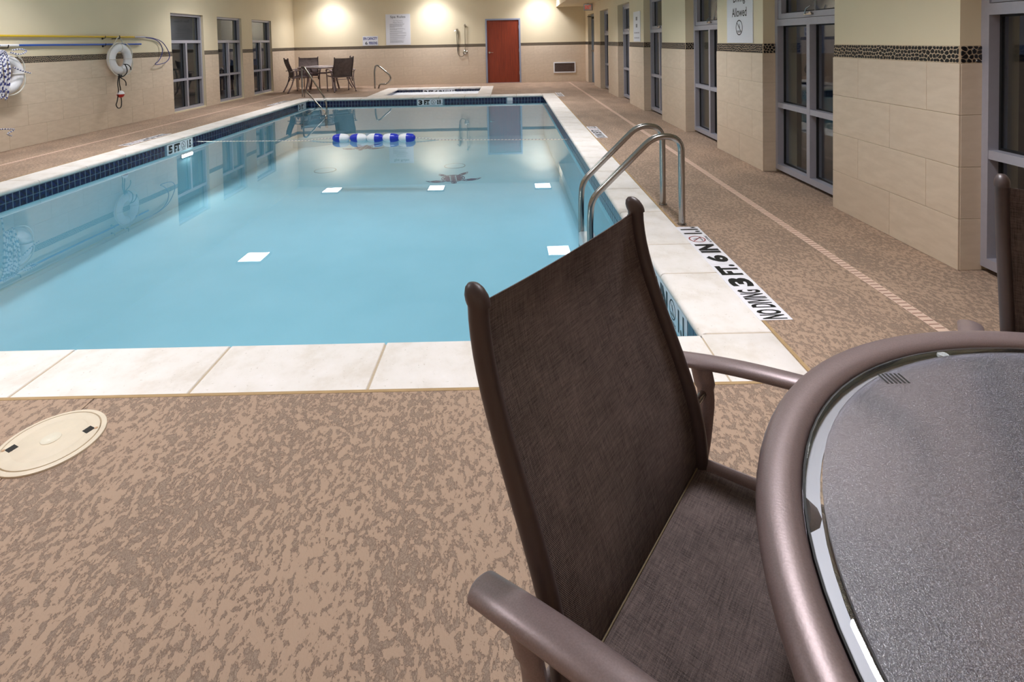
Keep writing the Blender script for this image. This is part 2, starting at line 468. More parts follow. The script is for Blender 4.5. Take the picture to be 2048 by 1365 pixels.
def clip(poly, nx, ny, d):
    out = []
    for i in range(len(poly)):
        a, b = poly[i], poly[(i+1) % len(poly)]
        da, db = nx*a[0]+ny*a[1]-d, nx*b[0]+ny*b[1]-d
        if da <= 0: out.append(a)
        if (da < 0 < db) or (db < 0 < da):
            t = da/(da-db); out.append((a[0]+(b[0]-a[0])*t, a[1]+(b[1]-a[1])*t))
    return out
def pebbles(length, height, sp=.0265):
    rows = 4; dy = height/rows; cols = max(2, int(length/sp)); dx = length/cols
    rnd = random.random
    pt = [[((i+.5+(rnd()-.5)*.85+(.25 if j % 2 else -.25))*dx, (j+.5+(rnd()-.5)*.7)*dy) for j in range(rows)] for i in range(cols)]
    res = []
    for i in range(cols):
        for j in range(rows):
            x, y = pt[i][j]
            P = [(max(0.001, x-.04), 0.0), (min(length-.001, x+.04), 0.0), (min(length-.001, x+.04), height), (max(0.001, x-.04), height)]
            for a in range(max(0, i-2), min(cols, i+3)):
                for b in range(rows):
                    if (a, b) == (i, j): continue
                    u, v = pt[a][b]; nx, ny = u-x, v-y; P = clip(P, nx, ny, nx*(u+x)/2+ny*(v+y)/2)
                    if len(P) < 3: break
                if len(P) < 3: break
            if len(P) < 3: continue
            cx_ = sum(p[0] for p in P)/len(P); cy_ = sum(p[1] for p in P)/len(P)
            R = sum(math.hypot(p[0]-cx_, p[1]-cy_) for p in P)/len(P)
            if R < .006: continue
            k = max(.45, 1-.0031/R)
            P = [(cx_+(p[0]-cx_)*k, cy_+(p[1]-cy_)*k) for p in P]
            Q = []
            for a in range(len(P)):
                p, q = P[a], P[(a+1) % len(P)]
                Q += [(p[0]*.75+q[0]*.25, p[1]*.75+q[1]*.25), (p[0]*.25+q[0]*.75, p[1]*.25+q[1]*.75)]
            res.append(((cx_, cy_), Q))
    return res
def pebble_geo(mb, c, Q, org, U, V, N, h):
    n = len(Q); org, U, V, N = Vector(org), Vector(U), Vector(V), Vector(N)
    f = lambda s, t, z: org+U*s+V*t+N*z
    vs = [f(p[0], p[1], 0) for p in Q]+[f(c[0]+(p[0]-c[0])*.86, c[1]+(p[1]-c[1])*.86, h*.75) for p in Q]+[f(c[0], c[1], h)]
    fs = [(k, (k+1) % n, n+(k+1) % n, n+k) for k in range(n)]+[(n+k, n+(k+1) % n, 2*n) for k in range(n)]
    if U.cross(V).dot(N) < 0: fs = [tuple(reversed(q)) for q in fs]
    mb.add(vs, fs, 0, True)
def band(parent, org, U, N, length, single=False):
    z = BB+.002; H = BT-BB-.004
    if single:
        for c, Q in pebbles(length, H):
            mb = MB(); pebble_geo(mb, (0, 0), [(p[0]-c[0], p[1]-c[1]) for p in Q], (0, 0, 0), U, (0, 0, 1), N, random.uniform(.003, .0045))
            o = mb.obj('pebble', M['pebble'], parent)
            o.location = Vector(org)+Vector(U)*c[0]+Vector((0, 0, z+c[1]))
        return
    mb = MB()
    for c, Q in pebbles(length, H):
        pebble_geo(mb, c, Q, (org[0], org[1], z), U, (0, 0, 1), N, random.uniform(.003, .0045))
    tag(mb.obj('pebble_band', M['pebble'], parent), kind='stuff')
TH = .009
def courses(parent, axis, spans_fn, plane, sgn, a_lo, a_hi, off=0.0, wid=.61):
    zs = [0, .30, .60, .90, BB-.001]
    for c in range(4):
        a = a_lo+off-(wid/2 if c % 2 else 0)-wid
        while a < a_hi:
            for s0, s1 in spans_fn(zs[c], zs[c+1]):
                x0, x1 = max(a, s0), min(a+wid, s1)
                if x1-x0 > .03: tile(parent, axis, x0, x1, zs[c], zs[c+1], plane, sgn)
            a += wid
# left wall
LW = [(11.10, 12.29), (12.88, 14.06), (14.63, 15.83)]
wl = MB(); ys = [YF-.3]+[v for p in LW for v in p]+[YB+.3]
for i in range(0, len(ys), 2): wl.box(XL-.25, ys[i], 0, XL, ys[i+1], ZC)
for y0, y1 in LW: wl.box(XL-.25, y0, WZ1, XL, y1, ZC); wl.box(XL-.25, y0, 0, XL, y1, WZ0)
wall_left = tag(wl.obj('wall_left', M['paint']), kind='structure', label='left wall, cream paint over pale limestone tile with a black pebble band')
segs = [(YF, LW[0][0]), (LW[0][1], LW[1][0]), (LW[1][1], LW[2][0]), (LW[2][1], YB)]
gr = MB()
for s0, s1 in segs: gr.box(XL, s0, 0, XL+.006, s1, BB); gr.box(XL, s0, BB, XL+.004, s1, BT, 1)
gr.obj('tile_bed', [M['grout'], M['mortar']], wall_left)
courses(wall_left, 'y', lambda a, b: segs, XL, 1, YF, YB, .1)
for s0, s1 in segs: band(wall_left, (XL+.004, s0, 0), (0, 1, 0), (1, 0, 0), s1-s0)
# back wall with the door opening
DX0, DX1, DZ = -.69, .455, 2.10
wb = MB(); wb.box(XL-.25, YB, 0, DX0, YB+.25, ZC); wb.box(DX1, YB, 0, XR+.4, YB+.25, ZC); wb.box(DX0, YB, DZ, DX1, YB+.25, ZC)
wall_back = tag(wb.obj('wall_back', M['paint']), kind='structure', label='far wall, cream paint over pale limestone tile with a black pebble band')
segb = [(XL, DX0), (DX1, XR+.12)]
gr = MB()
for s0, s1 in segb: gr.box(s0, YB-.006, 0, s1, YB, BB); gr.box(s0, YB-.004, BB, s1, YB, BT, 1)
gr.obj('tile_bed', [M['grout'], M['mortar']], wall_back)
courses(wall_back, 'x', lambda a, b: segb, YB, -1, XL, XR+.12, .2)
for s0, s1 in segb: band(wall_back, (s0, YB-.004, 0), (1, 0, 0), (0, -1, 0), s1-s0)
# right wall: piers with window bays between them
P0, DP, PL = 3.04, 2.342, 1.165
piers = [(YF-.3, P0-3*DP+PL), (P0-2*DP, P0-2*DP+PL), (P0-DP, P0-DP+PL)]+[(P0+k*DP, P0+k*DP+PL) for k in range(5)]+[(P0+5*DP, 15.78), (16.95, YB+.3)]
bays = [(piers[i][1], piers[i+1][0]) for i in range(len(piers)-1)]
WX = XR+.13
wr = MB()
for y0, y1 in piers: wr.box(XR, y0, 0, XR+.34, y1, ZC)
for y0, y1 in bays: wr.box(XR, y0, 2.14, XR+.34, y1, ZC)
wall_right = tag(wr.obj('wall_right', M['paint']), kind='structure', label='right wall of tiled piers between tall window bays')
gr = MB()
zs = [0, .30, .60, .90, BB-.001]
for i, (y0, y1) in enumerate(piers):
    y0 = max(y0, YF); y1 = min(y1, YB)
    gr.box(XR-.006, y0, 0, XR, y1, BB); gr.box(XR-.004, y0, BB, XR, y1, BT, 1)
    if i > 0: gr.box(XR, y0-.006, 0, WX, y0, BB); gr.box(XR, y0-.004, BB, WX, y0, BT, 1)
    if i < len(piers)-1: gr.box(XR, y1, 0, WX, y1+.006, BB); gr.box(XR, y1, BB, WX, y1+.004, BT, 1)
    for c in range(4):
        e0 = y0-(.009 if i else 0); e1 = y1+(.009 if i < len(piers)-1 else 0)
        cuts = [e0]
        b = .555 if c % 2 == 0 else .24
        first = b if y1-y0 < 2 else .3
        p = e0+first
        while p < e1-.15: cuts.append(p); p += .64
        cuts.append(e1)
        for a, b in zip(cuts, cuts[1:]): tile(wall_right, 'y', a, b, zs[c], zs[c+1], XR, -1)
        if i > 0: tile(wall_right, 'x', XR+.001, WX, zs[c], zs[c+1], y0, -1)
        if i < len(piers)-1: tile(wall_right, 'x', XR+.001, WX, zs[c], zs[c+1], y1, 1)
    single = (i == 3)
    band(wall_right, (XR-.004, y0, 0), (0, 1, 0), (-1, 0, 0), y1-y0, single)
    if i > 0: band(wall_right, (XR, y0-.004, 0), (1, 0, 0), (0, -1, 0), WX-XR, single)
gr.obj('tile_bed', [M['grout'], M['mortar']], wall_right)
wn_ = MB().box(XL-.25, YF-.25, 0, XR+.4, YF, ZC)
tag(wn_.obj('wall_near', M['paint']), kind='structure')
tag(MB().box(XL-.25, YF-.25, ZC, XR+.4, YB+.25, ZC+.2).obj('ceiling', M['ceil']), kind='structure')
tag(MB().box(1.63, YF, 2.44, XR-.0005, YB-.0005, ZC-.0005).obj('trim_1', M['paint']), kind='structure', label='cream soffit running along the top of the right wall')
tag(MB().box(-30, -20, -3.2, 30, 40, -3.0).box(XR+.42, -20, -.12, 30, 40, -.06).box(-30, -20, -.12, XL-.32, 40, -.06).obj('outside_ground', M['night_ground']), kind='structure')

# ------------------------------------------------------------------ windows
wcount = [0]
def window(y0, y1, x, s, awning):
    """s = direction the room lies in (+1: room at +x). frame front at x, glass further out"""
    wcount[0] += 1
    W = empty('window_%d' % wcount[0], (x, (y0+y1)/2, WZ0)); tag(W, kind='structure')
    h = (y1-y0)/2; zt = (2.14 if awning else WZ1)-WZ0
    fd = -s*.11  # depth outwards
    def bx(mb, a0, a1, z0, z1, d0=0.0, d1=None, mi=0):
        d1 = fd if d1 is None else d1
        mb.box(min(d0, d1), a0, z0, max(d0, d1), a1, z1, mi)
    f = MB(); t = .05
    bx(f, -h, -h+t, 0, zt); bx(f, h-t, h, 0, zt); bx(f, -h+t, h-t, 0, t*1.1); bx(f, -h+t, h-t, zt-t, zt)
    f.obj('window_frame', M['alu'], W)
    zm, zr = 1.50-WZ0, .68-WZ0
    bx(m := MB(), -h+t, h-t, zm-.032, zm+.032); m.obj('transom', M['alu'], W)
    bx(m := MB(), -h+t, h-t, zr-.025, zr+.025, -s*.004); m.obj('rail', M['alu'], W)
    bx(m := MB(), -.025, .025, t, zm-.03, -s*.002); m.obj('mullion', M['alu'], W)
    gx = -s*.07
    ga = MB()
    for a0, a1, z0, z1 in [(-h+t, -.025, t*1.1, zr-.025), (.025, h-t, t*1.1, zr-.025), (-h+t, -.025, zr+.025, zm-.032), (.025, h-t, zr+.025, zm-.032)]:
        bx(p := MB(), a0+.001, a1-.001, z0+.001, z1-.001, gx-.003, gx+.003); p.obj('pane', M['pane'], W)
        q = .012
        for b0, b1, c0, c1 in [(a0, a0+q, z0, z1), (a1-q, a1, z0, z1), (a0+q, a1-q, z0, z0+q), (a0+q, a1-q, z1-q, z1)]:
            bx(ga, b0, b1, c0, c1, gx+.009, gx-.009)
    if awning:
        z0, z1 = zm+.036, zt-t
        sf = MB(); q = .052
        for b0, b1, c0, c1 in [(-h+t, -h+t+q, z0, z1), (h-t-q, h-t, z0, z1), (-h+t+q, h-t-q, z0, z0+q), (-h+t+q, h-t-q, z1-q, z1)]:
            bx(sf, b0, b1, c0, c1, -s*.012, fd)
        sash = sf.obj('sash', M['alu'], W)
        bx(p := MB(), -h+t+q, h-t-q, z0+q, z1-q, gx-.003, gx+.003); p.obj('pane', M['pane'], sash)
        for b0, b1, c0, c1 in [(-h+t+q, -h+t+q+.012, z0+q, z1-q), (h-t-q-.012, h-t-q, z0+q, z1-q), (-h+t+q, h-t-q, z0+q, z0+q+.012)]:
            bx(ga, b0, b1, c0, c1, gx+.009, gx-.009)
        la = MB(); bx(la, -.07, .05, z0+.018, z0+.034, s*.010, -s*.012)
        la.tube([(s*.012, .03, z0+.03), (s*.016, .0, z0+.075), (s*.0, -.045, z0+.1)], .006, 6)
        la.box(-.006, -.05, z0+.028, .006+abs(s)*.006, -.02, z0+.044)
        la.obj('latch', M['steel'], sash)
        st = MB(); st.tube([(-s*.05, -.03, z0+q), (-s*.15, .12, z0+.34)], .008, 6); st.obj('stay_arm', M['alu'], sash)
    else:
        bx(p := MB(), -h+t+.001, h-t-.001, zm+.033, zt-t-.001, gx-.003, gx+.003); p.obj('pane', M['pane'], W)
        q = .012
        for b0, b1, c0, c1 in [(-h+t, -h+t+q, zm+.032, zt-t), (h-t-q, h-t, zm+.032, zt-t), (-h+t+q, h-t-q, zt-t-q, zt-t)]:
            bx(ga, b0, b1, c0, c1, gx+.009, gx-.009)
    ga.obj('gasket', M['gasket'], W)
    return W
for y0, y1 in LW: window(y0, y1, XL-.05, 1, False)
for y0, y1 in bays[:-1]:
    if y0 > -2: window(y0, y1, WX-.01, -1, True)
    else: tag(MB().box(WX, y0, 0, WX+.1, y1, 2.14).obj('wall_infill', M['paint'], wall_right))
# reveals' thin sill in the left windows
# dark corridor behind the left windows
tag(MB().box(XL-2.2, 10, 0, XL-2.1, 17, 2.6).box(XL-2.2, 10, 2.6, XL-.25, 17, 2.7).box(XL-2.2, 10, -.1, XL-.3, 17, -.0).obj('corridor_shell', M['greydoor']), kind='structure')

# ------------------------------------------------------------------ doors
d1 = tag(empty('door_1', (-.1175, YB, 0)), kind='structure', label='cherry wood door in a blue-grey metal frame, far wall')
hw = (DX1-DX0)/2
f = MB()
f.box(-hw, -.02, 0, -hw+.05, .15, DZ); f.box(hw-.05, -.02, 0, hw, .15, DZ); f.box(-hw+.05, -.02, DZ-.05, hw-.05, .15, DZ)
f.obj('door_frame', M['doorframe'], d1)
lf = MB().box(-hw+.055, .015, .008, hw-.055, .06, DZ-.055).obj('door_leaf', M['wood'], d1)
h = MB(); h.lathe([(0, -.012), (.03, -.012), (.034, .0), (.034, .016)], (-hw+.12, .0, 1.0), 20, ax='y')
h.tube([(-hw+.12, -.005, 1.0), (-hw+.12, -.045, 1.0)], .011, 10)
h.tube(smooth_path([(-hw+.12, -.045, 1.0), (-hw+.16, -.05, 1.0), (-hw+.245, -.045, .995)], .02), .010, 10)
h.obj('door_handle', M['chrome'], lf)
for z in (.32, 1.06, 1.82):
    MB().tube([(hw-.052, -.012, z-.055), (hw-.052, -.012, z+.055)], .011, 8).obj('hinge', M['alu'], d1)
MB().box(-hw+.05, -.01, 0, hw-.05, .1, .007).obj('threshold', M['alu'], d1)
y0, y1 = bays[-1]
d2 = tag(empty('door_2', (WX-.02, (y0+y1)/2, 0)), kind='structure', label='grey metal door in the right wall near the far corner')
h2 = (y1-y0)/2
f = MB(); f.box(0, -h2, 0, .14, -h2+.06, 2.14); f.box(0, h2-.06, 0, .14, h2, 2.14); f.box(0, -h2+.06, 2.08, .14, h2-.06, 2.14)
f.obj('door_frame', M['greydoor'], d2)
lf = MB().box(.03, -h2+.062, .006, .075, h2-.062, 1.0).box(.03, -h2+.062, 1.0, .075, -h2+.18, 2.075).box(.03, h2-.18, 1.0, .075, h2-.062, 2.075).box(.03, -h2+.18, 1.95, .075, h2-.18, 2.075).obj('door_leaf', M['greydoor'], d2)
MB().box(.048, -h2+.18, 1.0, .054, h2-.18, 1.95).obj('pane', M['pane'], lf)
MB().box(-.03, -h2+.1, .98, .03, h2-.1, 1.03).obj('push_bar', M['steel'], lf)
MB().box(-.03, h2-.5, 2.0, .029, h2-.25, 2.06).tube([(-.02, h2-.4, 2.05), (-.16, h2-.25, 2.07), (-.0, h2-.04, 2.09)], .008, 6).obj('door_closer', M['gasket'], d2)

# ------------------------------------------------------------------ pool
pool = tag(empty('swimming_pool', ((PX0+PX1)/2, (PY0+PY1)/2, 0)), 'rectangular indoor swimming pool with pale stone coping and navy waterline tiles', 'swimming pool')
pc = Vector(((PX0+PX1)/2, (PY0+PY1)/2, 0))
def pchild(o): o.parent = pool; o.matrix_parent_inverse = Matrix.Translation(-pc); return o
T_ = .025
b = MB()
wx0, wx1, wy0, wy1 = PX0-.02, PX1+.02, PY0-.02, PY1+.02
b.box(wx0-T_-.2, wy0-T_-.2, FZ-.2, wx1+T_+.2, wy1+T_+.2, FZ)
b.box(wx0-.2, wy0-.2, FZ, wx0, wy1+.2, -.052); b.box(wx1, wy0-.2, FZ, wx1+.2, wy1+.2, -.052)
b.box(wx0, wy0-.2, FZ, wx1, wy0, -.052); b.box(wx0, wy1, FZ, wx1, wy1+.2, -.052)
pchild(b.obj('basin', M['plaster']))
# entry steps in the far left corner
st = MB()
for k in range(3):
    r = 1.05-.32*k
    pts = [(wx0, wy1, 0)]+[(wx0+r*math.cos(a), wy1-r*math.sin(a), 0) for a in [PI/2*i/10 for i in range(11)]]
    st.poly([(p[0], p[1], FZ) for p in reversed(pts)], (.22+.22*k))
pchild(st.obj('entry_steps', M['plaster']))
# waterline tiles
def wtile_row(axis, a0, a1, plane, sgn, gaps, singles):
    p = .0775; n = int(round((a1-a0)/p)); p = (a1-a0)/n
    rest = MB()
    for k in range(n):
        c0, c1 = a0+k*p, a0+(k+1)*p
        if any(c0 < g1-.01 and c1 > g0+.01 for g0, g1 in gaps): continue
        if singles:
            o = tile(pool, axis, c0, c1, -.136, -.050, plane, sgn, .002, 'waterline_tile', 'navy'); o.matrix_parent_inverse = Matrix.Translation(-pc)
        rws = [(-.208, -.140)]+([] if singles else [(-.131, -.055)])
        for z0, z1 in rws:
            if axis == 'y': rest.box(min(plane, plane+sgn*.002), c0+.0045, z0, max(plane, plane+sgn*.002), c1-.0045, z1)
            else: rest.box(c0+.0045, min(plane, plane+sgn*.002), z0, c1-.0045, max(plane, plane+sgn*.002), z1)
    tag(pchild(rest.obj('waterline_tile_row', M['navy'])), kind='stuff')
wtile_row('y', wy0, wy1, wx0+.003, 1, [(7.81, 8.45), (12.75, 13.25)], True)
wtile_row('x', wx0, wx1, wy1-.003, -1, [(-2.28, -1.63), (-.02, .12)], True)
wtile_row('y', wy0, wy1, wx1-.003, -1, [(2.66, 3.63)], False)
wtile_row('x', wx0, wx1, wy0+.003, 1, [], False)
gb = MB(); gb.box(wx0, wy0, -.212, wx0+.0035, wy1, -.052); gb.box(wx1-.0035, wy0, -.212, wx1, wy1, -.052); gb.box(wx0, wy1-.0035, -.212, wx1, wy1, -.052); gb.box(wx0, wy0, -.212, wx1, wy0+.0035, -.052)
pchild(gb.obj('tile_grout', M['pgrout']))
# coping stones: rounded lip towards the water
def coping_mesh(length, wid, lip=True):
    key = ('cop', round(length, 3), wid)
    if key in _tile_cache: return _tile_cache[key]
    t = .052; r = .024
    prof = [(wid, -t), (wid, -.003), (wid-.003, 0)]
    prof += [(r-r*math.sin(a), -r+r*math.cos(a)) for a in [PI*i/7 for i in range(8)]][0:8]
    # profile goes from outer bottom, over the top, round the lip to the underside
    prof.append((.02, -t))
    mb = MB(); n = len(prof); hl = length/2
    e = .003
    secs = [(-hl, e), (-hl+e, 0), (hl-e, 0), (hl, e)]
    vs = []
    for y, s in secs:
        for q, z in prof: vs.append((q, y, z-(s if z > -.04 else 0)))
    fs = []
    for i in range(3):
        for k in range(n):
            k2 = (k+1) % n; fs.append((i*n+k, (i+1)*n+k, (i+1)*n+k2, i*n+k2))
    fs += [tuple(range(n)), tuple(3*n+k for k in range(n-1, -1, -1))]
    mb.add(vs, fs, 0, True)
    me = mb.mesh('coping_stone', M['coping']); _tile_cache[key] = me; return me
def coping_run(side, cuts, edge, wid, parent=pool, off=None):
    off = off or pc
    for a, b_ in zip(cuts, cuts[1:]):
        o = bpy.data.objects.new('coping_stone', coping_mesh(b_-a-.010, wid)); COL.objects.link(o)
        c = (a+b_)/2
        loc, rz = {'R': ((edge, c, 0), 0), 'L': ((edge, c, 0), PI), 'F': ((c, edge, 0), PI/2), 'N': ((c, edge, 0), -PI/2)}[side]
        o.location = loc; o.rotation_euler = (0, 0, rz)
        o.parent = parent; o.matrix_parent_inverse = Matrix.Translation(-off)
def cuts_reg(a, b, p, first=None):
    n = max(1, int(round((b-a)/p))); return [a+(b-a)*i/n for i in range(n+1)]
coping_run('R', [PY0, 3.08, 3.52, 4.2, 4.86, 5.52]+cuts_reg(5.52, PY1, .66)[1:], PX1, OX1-PX1)
coping_run('L', cuts_reg(PY0, PY1, .66), PX0, PX0-OX0)
coping_run('F', cuts_reg(PX0, PX1, .66), PY1, OY1-PY1)
nx = [PX1]; x = .13
while x > PX0+.3: nx.append(x); x -= .715
nx.append(PX0)
coping_run('N', sorted(nx), PY0, PY0-OY0)
for x0, x1, y0, y1 in [(PX1, OX1, OY0, PY0), (OX0, PX0, OY0, PY0), (PX1, OX1, PY1, OY1), (OX0, PX0, PY1, OY1)]:
    pchild(MB().box(x0+.002, y0+.002, -.052, x1-.002, y1-.002, 0, 0, .004).obj('coping_stone', M['coping']))
pchild(MB().box(OX0, OY0, -.1, PX0-.03, OY1, -.054).box(PX1+.03, OY0, -.1, OX1, OY1, -.054).box(PX0-.03, OY0, -.1, PX1+.03, PY0-.03, -.054).box(PX0-.03, PY1+.03, -.1, PX1+.03, OY1, -.054)
       .box(PX1+.03, OY0, -.054, OX1, OY1, -.003).box(OX0, OY0, -.054, PX0-.03, OY1, -.003).box(PX0-.03, OY0, -.054, PX1+.03, PY0-.03, -.003).box(PX0-.03, PY1+.03, -.054, PX1+.03, OY1, -.003).obj('mortar_bed', M['grout']))
# underwater lamp on the left side of the basin
lp = pchild(MB().box(wx0, 8.14, -.325, wx0+.012, 8.44, -.265).obj('lamp_rim', M['chrome']))
o = MB().box(wx0+.014, 8.16, -.316, wx0+.017, 8.42, -.276).obj('lamp_lens', M['poolglow']); o.parent = lp
o.matrix_parent_inverse = Matrix.Identity(4)
lp_added = pchild(MB().box(-2.25, wy0, -.62, -1.95, wy0+.014, -.54).obj('lamp_rim', M['chrome']))  # extra unseen lamp under the near coping, added to brighten the far water
MB().box(-2.23, wy0+.014, -.61, -1.97, wy0+.020, -.55).obj('lamp_lens', M['poolglow'], lp_added)
# drain covers and turtle mosaics on the basin floor
for x, y in ((-3.5, 10.1), (-1.05, 10.25)):
    dc = pchild(MB().lathe([(0, .005), (.185, .005), (.19, 0)], (x, y, FZ), 32).obj('drain_cover', M['plaster']))
    MB().lathe([(.19, 0), (.19, .006), (.205, .006), (.205, 0)], (x, y, FZ), 32).obj('drain_ring', M['mosaic_ring'], dc)
def turtle(cx_, cy_, s, rot):
    mb = MB(); R_ = Matrix.Rotation(rot, 3, 'Z')
    def P(pts): return [tuple(R_ @ Vector((a*s, b*s, 0))+Vector((cx_, cy_, FZ+.0005))) for a, b in pts]
    def pl(pts): mb.poly(P(pts), .004)
    def ringp(rx, ry, t, n=36, c=(0, 0), a0=0, a1=2*PI):
        for k in range(n):
            a, b2 = a0+(a1-a0)*k/n, a0+(a1-a0)*(k+1)/n
            pl([(c[0]+rx*math.cos(a), c[1]+ry*math.sin(a)), (c[0]+rx*math.cos(b2), c[1]+ry*math.sin(b2)), (c[0]+(rx-t)*math.cos(b2), c[1]+(ry-t)*math.sin(b2)), (c[0]+(rx-t)*math.cos(a), c[1]+(ry-t)*math.sin(a))])
    ringp(.64, .56, .045)
    # scutes
    for a in range(5):
        x = -.44+a*.22; pl([(x-.095, 0), (x-.055, .12), (x+.055, .12), (x+.095, 0), (x+.055, -.12), (x-.055, -.12)])
    for sy in (1, -1):
        for a in range(4):
            x = -.36+a*.24; q = .47*math.sqrt(max(0, 1-(x/.60)**2))
            pl([(x-.10, sy*.155), (x+.10, sy*.155), (x+.09, sy*q), (x-.09, sy*q)][::sy])
    ringp(.15, .13, .035, 20, (.80, 0)); pl([(.74, .05), (.86, .05), (.88, -.04), (.76, -.05)])
    def flip(pts):  # outline + inner stripe
        n = len(pts); c = (sum(p[0] for p in pts)/n, sum(p[1] for p in pts)/n)
        for k in range(n):
            a, b2 = pts[k], pts[(k+1) % n]; i = lambda p: (p[0]+(c[0]-p[0])*.16, p[1]+(c[1]-p[1])*.16)
            q = [a, b2, i(b2), i(a)]; ar = sum(q[m][0]*q[(m+1) % 4][1]-q[(m+1) % 4][0]*q[m][1] for m in range(4))
            pl(q if ar > 0 else q[::-1])
        q = [(p[0]+(c[0]-p[0])*.42, p[1]+(c[1]-p[1])*.42) for p in pts]
        ar = sum(q[m][0]*q[(m+1) % n][1]-q[(m+1) % n][0]*q[m][1] for m in range(n)); pl(q if ar > 0 else q[::-1])
    flip([(.54, .40), (.36, .54), (.26, .80), (.30, 1.10), (.20, 1.32), (.46, 1.16), (.62, .86), (.64, .56)])
    flip([(.54, -.40), (.36, -.54), (.26, -.80), (.32, -1.08), (.24, -1.28), (.48, -1.12), (.62, -.84), (.64, -.56)])
    flip([(-.50, .40), (-.62, .30), (-.86, .48), (-1.08, .80), (-.78, .74), (-.54, .56)])
    flip([(-.50, -.40), (-.62, -.30), (-.82, -.44), (-.94, -.64), (-.72, -.66), (-.54, -.54)])
    pchild(mb.obj('turtle_mosaic', M['mosaic']))
turtle(-.99, 9.32, .37, -PI/2+.15)
turtle(-3.35, 12.30, .37, -PI/2)
# markers and lettering
def no_dive(name, c, ux, uy, r, parent, ring, ink='black'):
    """round no-diving symbol: ring, bar, diving figure and wave"""
    mb = MB(); c, ux, uy = Vector(c), Vector(ux), Vector(uy); n = ux.cross(uy)*.0008
    F = lambda a, b_: c+ux*(a*r)+uy*(b_*r)+n
    vs = []; fs = []
    for k in range(32):
        a = 2*PI*k/32; vs += [F(math.cos(a), math.sin(a)), F(.86*math.cos(a), .86*math.sin(a))]
    fs = [(2*k, (2*k+2) % 64, (2*k+3) % 64, 2*k+1) for k in range(32)]
    mb.add(vs, fs, 0)
    mb.add([F(-.60, .68), F(-.68, .60), F(.60, -.68), F(.68, -.60)], [(0, 1, 2, 3)], 0)
    for pts in ([(-.1, .45), (.0, .52), (.22, .0), (.10, -.05)], [(.0, .1), (.06, .0), (-.3, .28), (-.34, .36)], [(.12, 0), (.2, -.04), (.34, -.34), (.28, -.36)],
                [(-.6, -.5), (.6, -.5), (.6, -.42), (-.6, -.42)], [(-.5, -.62), (.5, -.62), (.5, -.56), (-.5, -.56)], [(.28, -.30), (.36, -.22), (.44, -.30), (.36, -.38)]):
        mb.add([F(*p) for p in pts], [tuple(range(len(pts)))], 1)
    return mb.obj(name, [M[ring], M[ink]], parent)
def marker(parent, org, ux, uy, cells, size=.16, name='marker_tile', ring='red', off=None, nodiv=True):
    """row of plates starting at org, reading along ux, letters standing along uy; cells = list of (text|'@', tiles)"""
    org, ux, uy = Vector(org), Vector(ux), Vector(uy); n = ux.cross(uy); a = 0.0
    for txt, k in cells:
        wdt = k*size
        P = [org+ux*(a+.001)+uy*.001, org+ux*(a+wdt-.001)+uy*.001, org+ux*(a+wdt-.001)+uy*(size-.001), org+ux*(a+.001)+uy*(size-.001)]
        pl = MB().poly(P, .0022, n).obj(name, M['whiteplate'], parent)
        o0 = org+n*.0022+ux*a
        if txt == '@':
            s = no_dive('no_diving_symbol', o0+ux*(wdt/2)+uy*(size*.56), ux, uy, size*.34, pl, ring)
            text('lettering', 'NO DIVING', o0+ux*size*.14+uy*size*.05, ux, uy, wdt-size*.28, size*.12, M['black'], pl, .02)
        elif txt == 'NO DIVING':
            text('lettering', txt, o0+ux*.010+uy*size*.12, ux, uy, wdt-.020, size*.76, M['black'], pl, .03)
        else:
            hh = .78; small = None
            if txt.endswith('M'): small = 'M'; txt = txt[:-1]
            ww = wdt*(.88 if len(txt) > 1 else .64)
            if small: ww = wdt*.62
            text('lettering', txt, o0+ux*((wdt-ww)/2-(size*.10 if small else 0))+uy*size*.11, ux, uy, ww, size*hh, M['black'], pl, .055)
            if small: text('lettering', small, o0+ux*(wdt-size*.20)+uy*size*.15, ux, uy, size*.15, size*.24, M['black'], pl, .03)
        a += wdt
def deck_marker(cx_, cy_, ux, uy, cells, label):
    e = tag(empty('depth_marker', (cx_, cy_, 0)), label, 'depth marker')
    tot = sum(k for _, k in cells)*.162
    o = Vector(ux)*(-tot/2)+Vector(uy)*(-.081)
    marker(e, tuple(o+Vector((0, 0, .0003))), ux, uy, cells, .162)
    return e
deck_marker(1.277, 3.185, (0, 1, 0), (-1, 0, 0), [('NO DIVING', 2), ('3', 1), ('FT.', 1), ('6', 1), ('IN', 1), ('@', 1), ('1.1M', 1)],
            'white NO DIVING 3 FT. 6 IN deck strip beside the ladder feet')
deck_marker(1.30, 7.88, (0, 1, 0), (-1, 0, 0), [('NO DIVING', 2), ('5', 1), ('FT.', 1), ('@', 1), ('1.5M', 1)], 'white depth marker tiles in the right deck, midway along the pool')
deck_marker(1.30, 13.4, (0, 1, 0), (-1, 0, 0), [('NO DIVING', 2), ('3', 1), ('FT.', 1), ('@', 1), ('0.9M', 1)], 'small white depth marker in the deck at the far right pool corner')
deck_marker(OX0-.105, 8.05, (0, -1, 0), (1, 0, 0), [('NO DIVING', 2), ('5', 1), ('FT.', 1), ('@', 1), ('1.5M', 1)], 'white depth marker tiles in the left deck below the life rings')
deck_marker(OX0-.105, 12.75, (0, -1, 0), (1, 0, 0), [('NO DIVING', 2), ('3', 1), ('FT.', 1), ('@', 1), ('0.9M', 1)], 'white depth marker in the left deck before the far hand rail')
def pool_marker(org, ux, cells):
    k0 = set(o.name for o in pool.children)
    marker(pool, org, ux, (0, 0, 1), cells, .16, 'depth_plate', 'black')
    for o in pool.children:
        if o.name not in k0: o.matrix_parent_inverse = Matrix.Translation(-pc)
zq = -.214
pool_marker((wx0+.004, 7.81, zq), (0, 1, 0), [('5', 1), ('FT', 1), ('@', 1), ('1.5M', 1)])
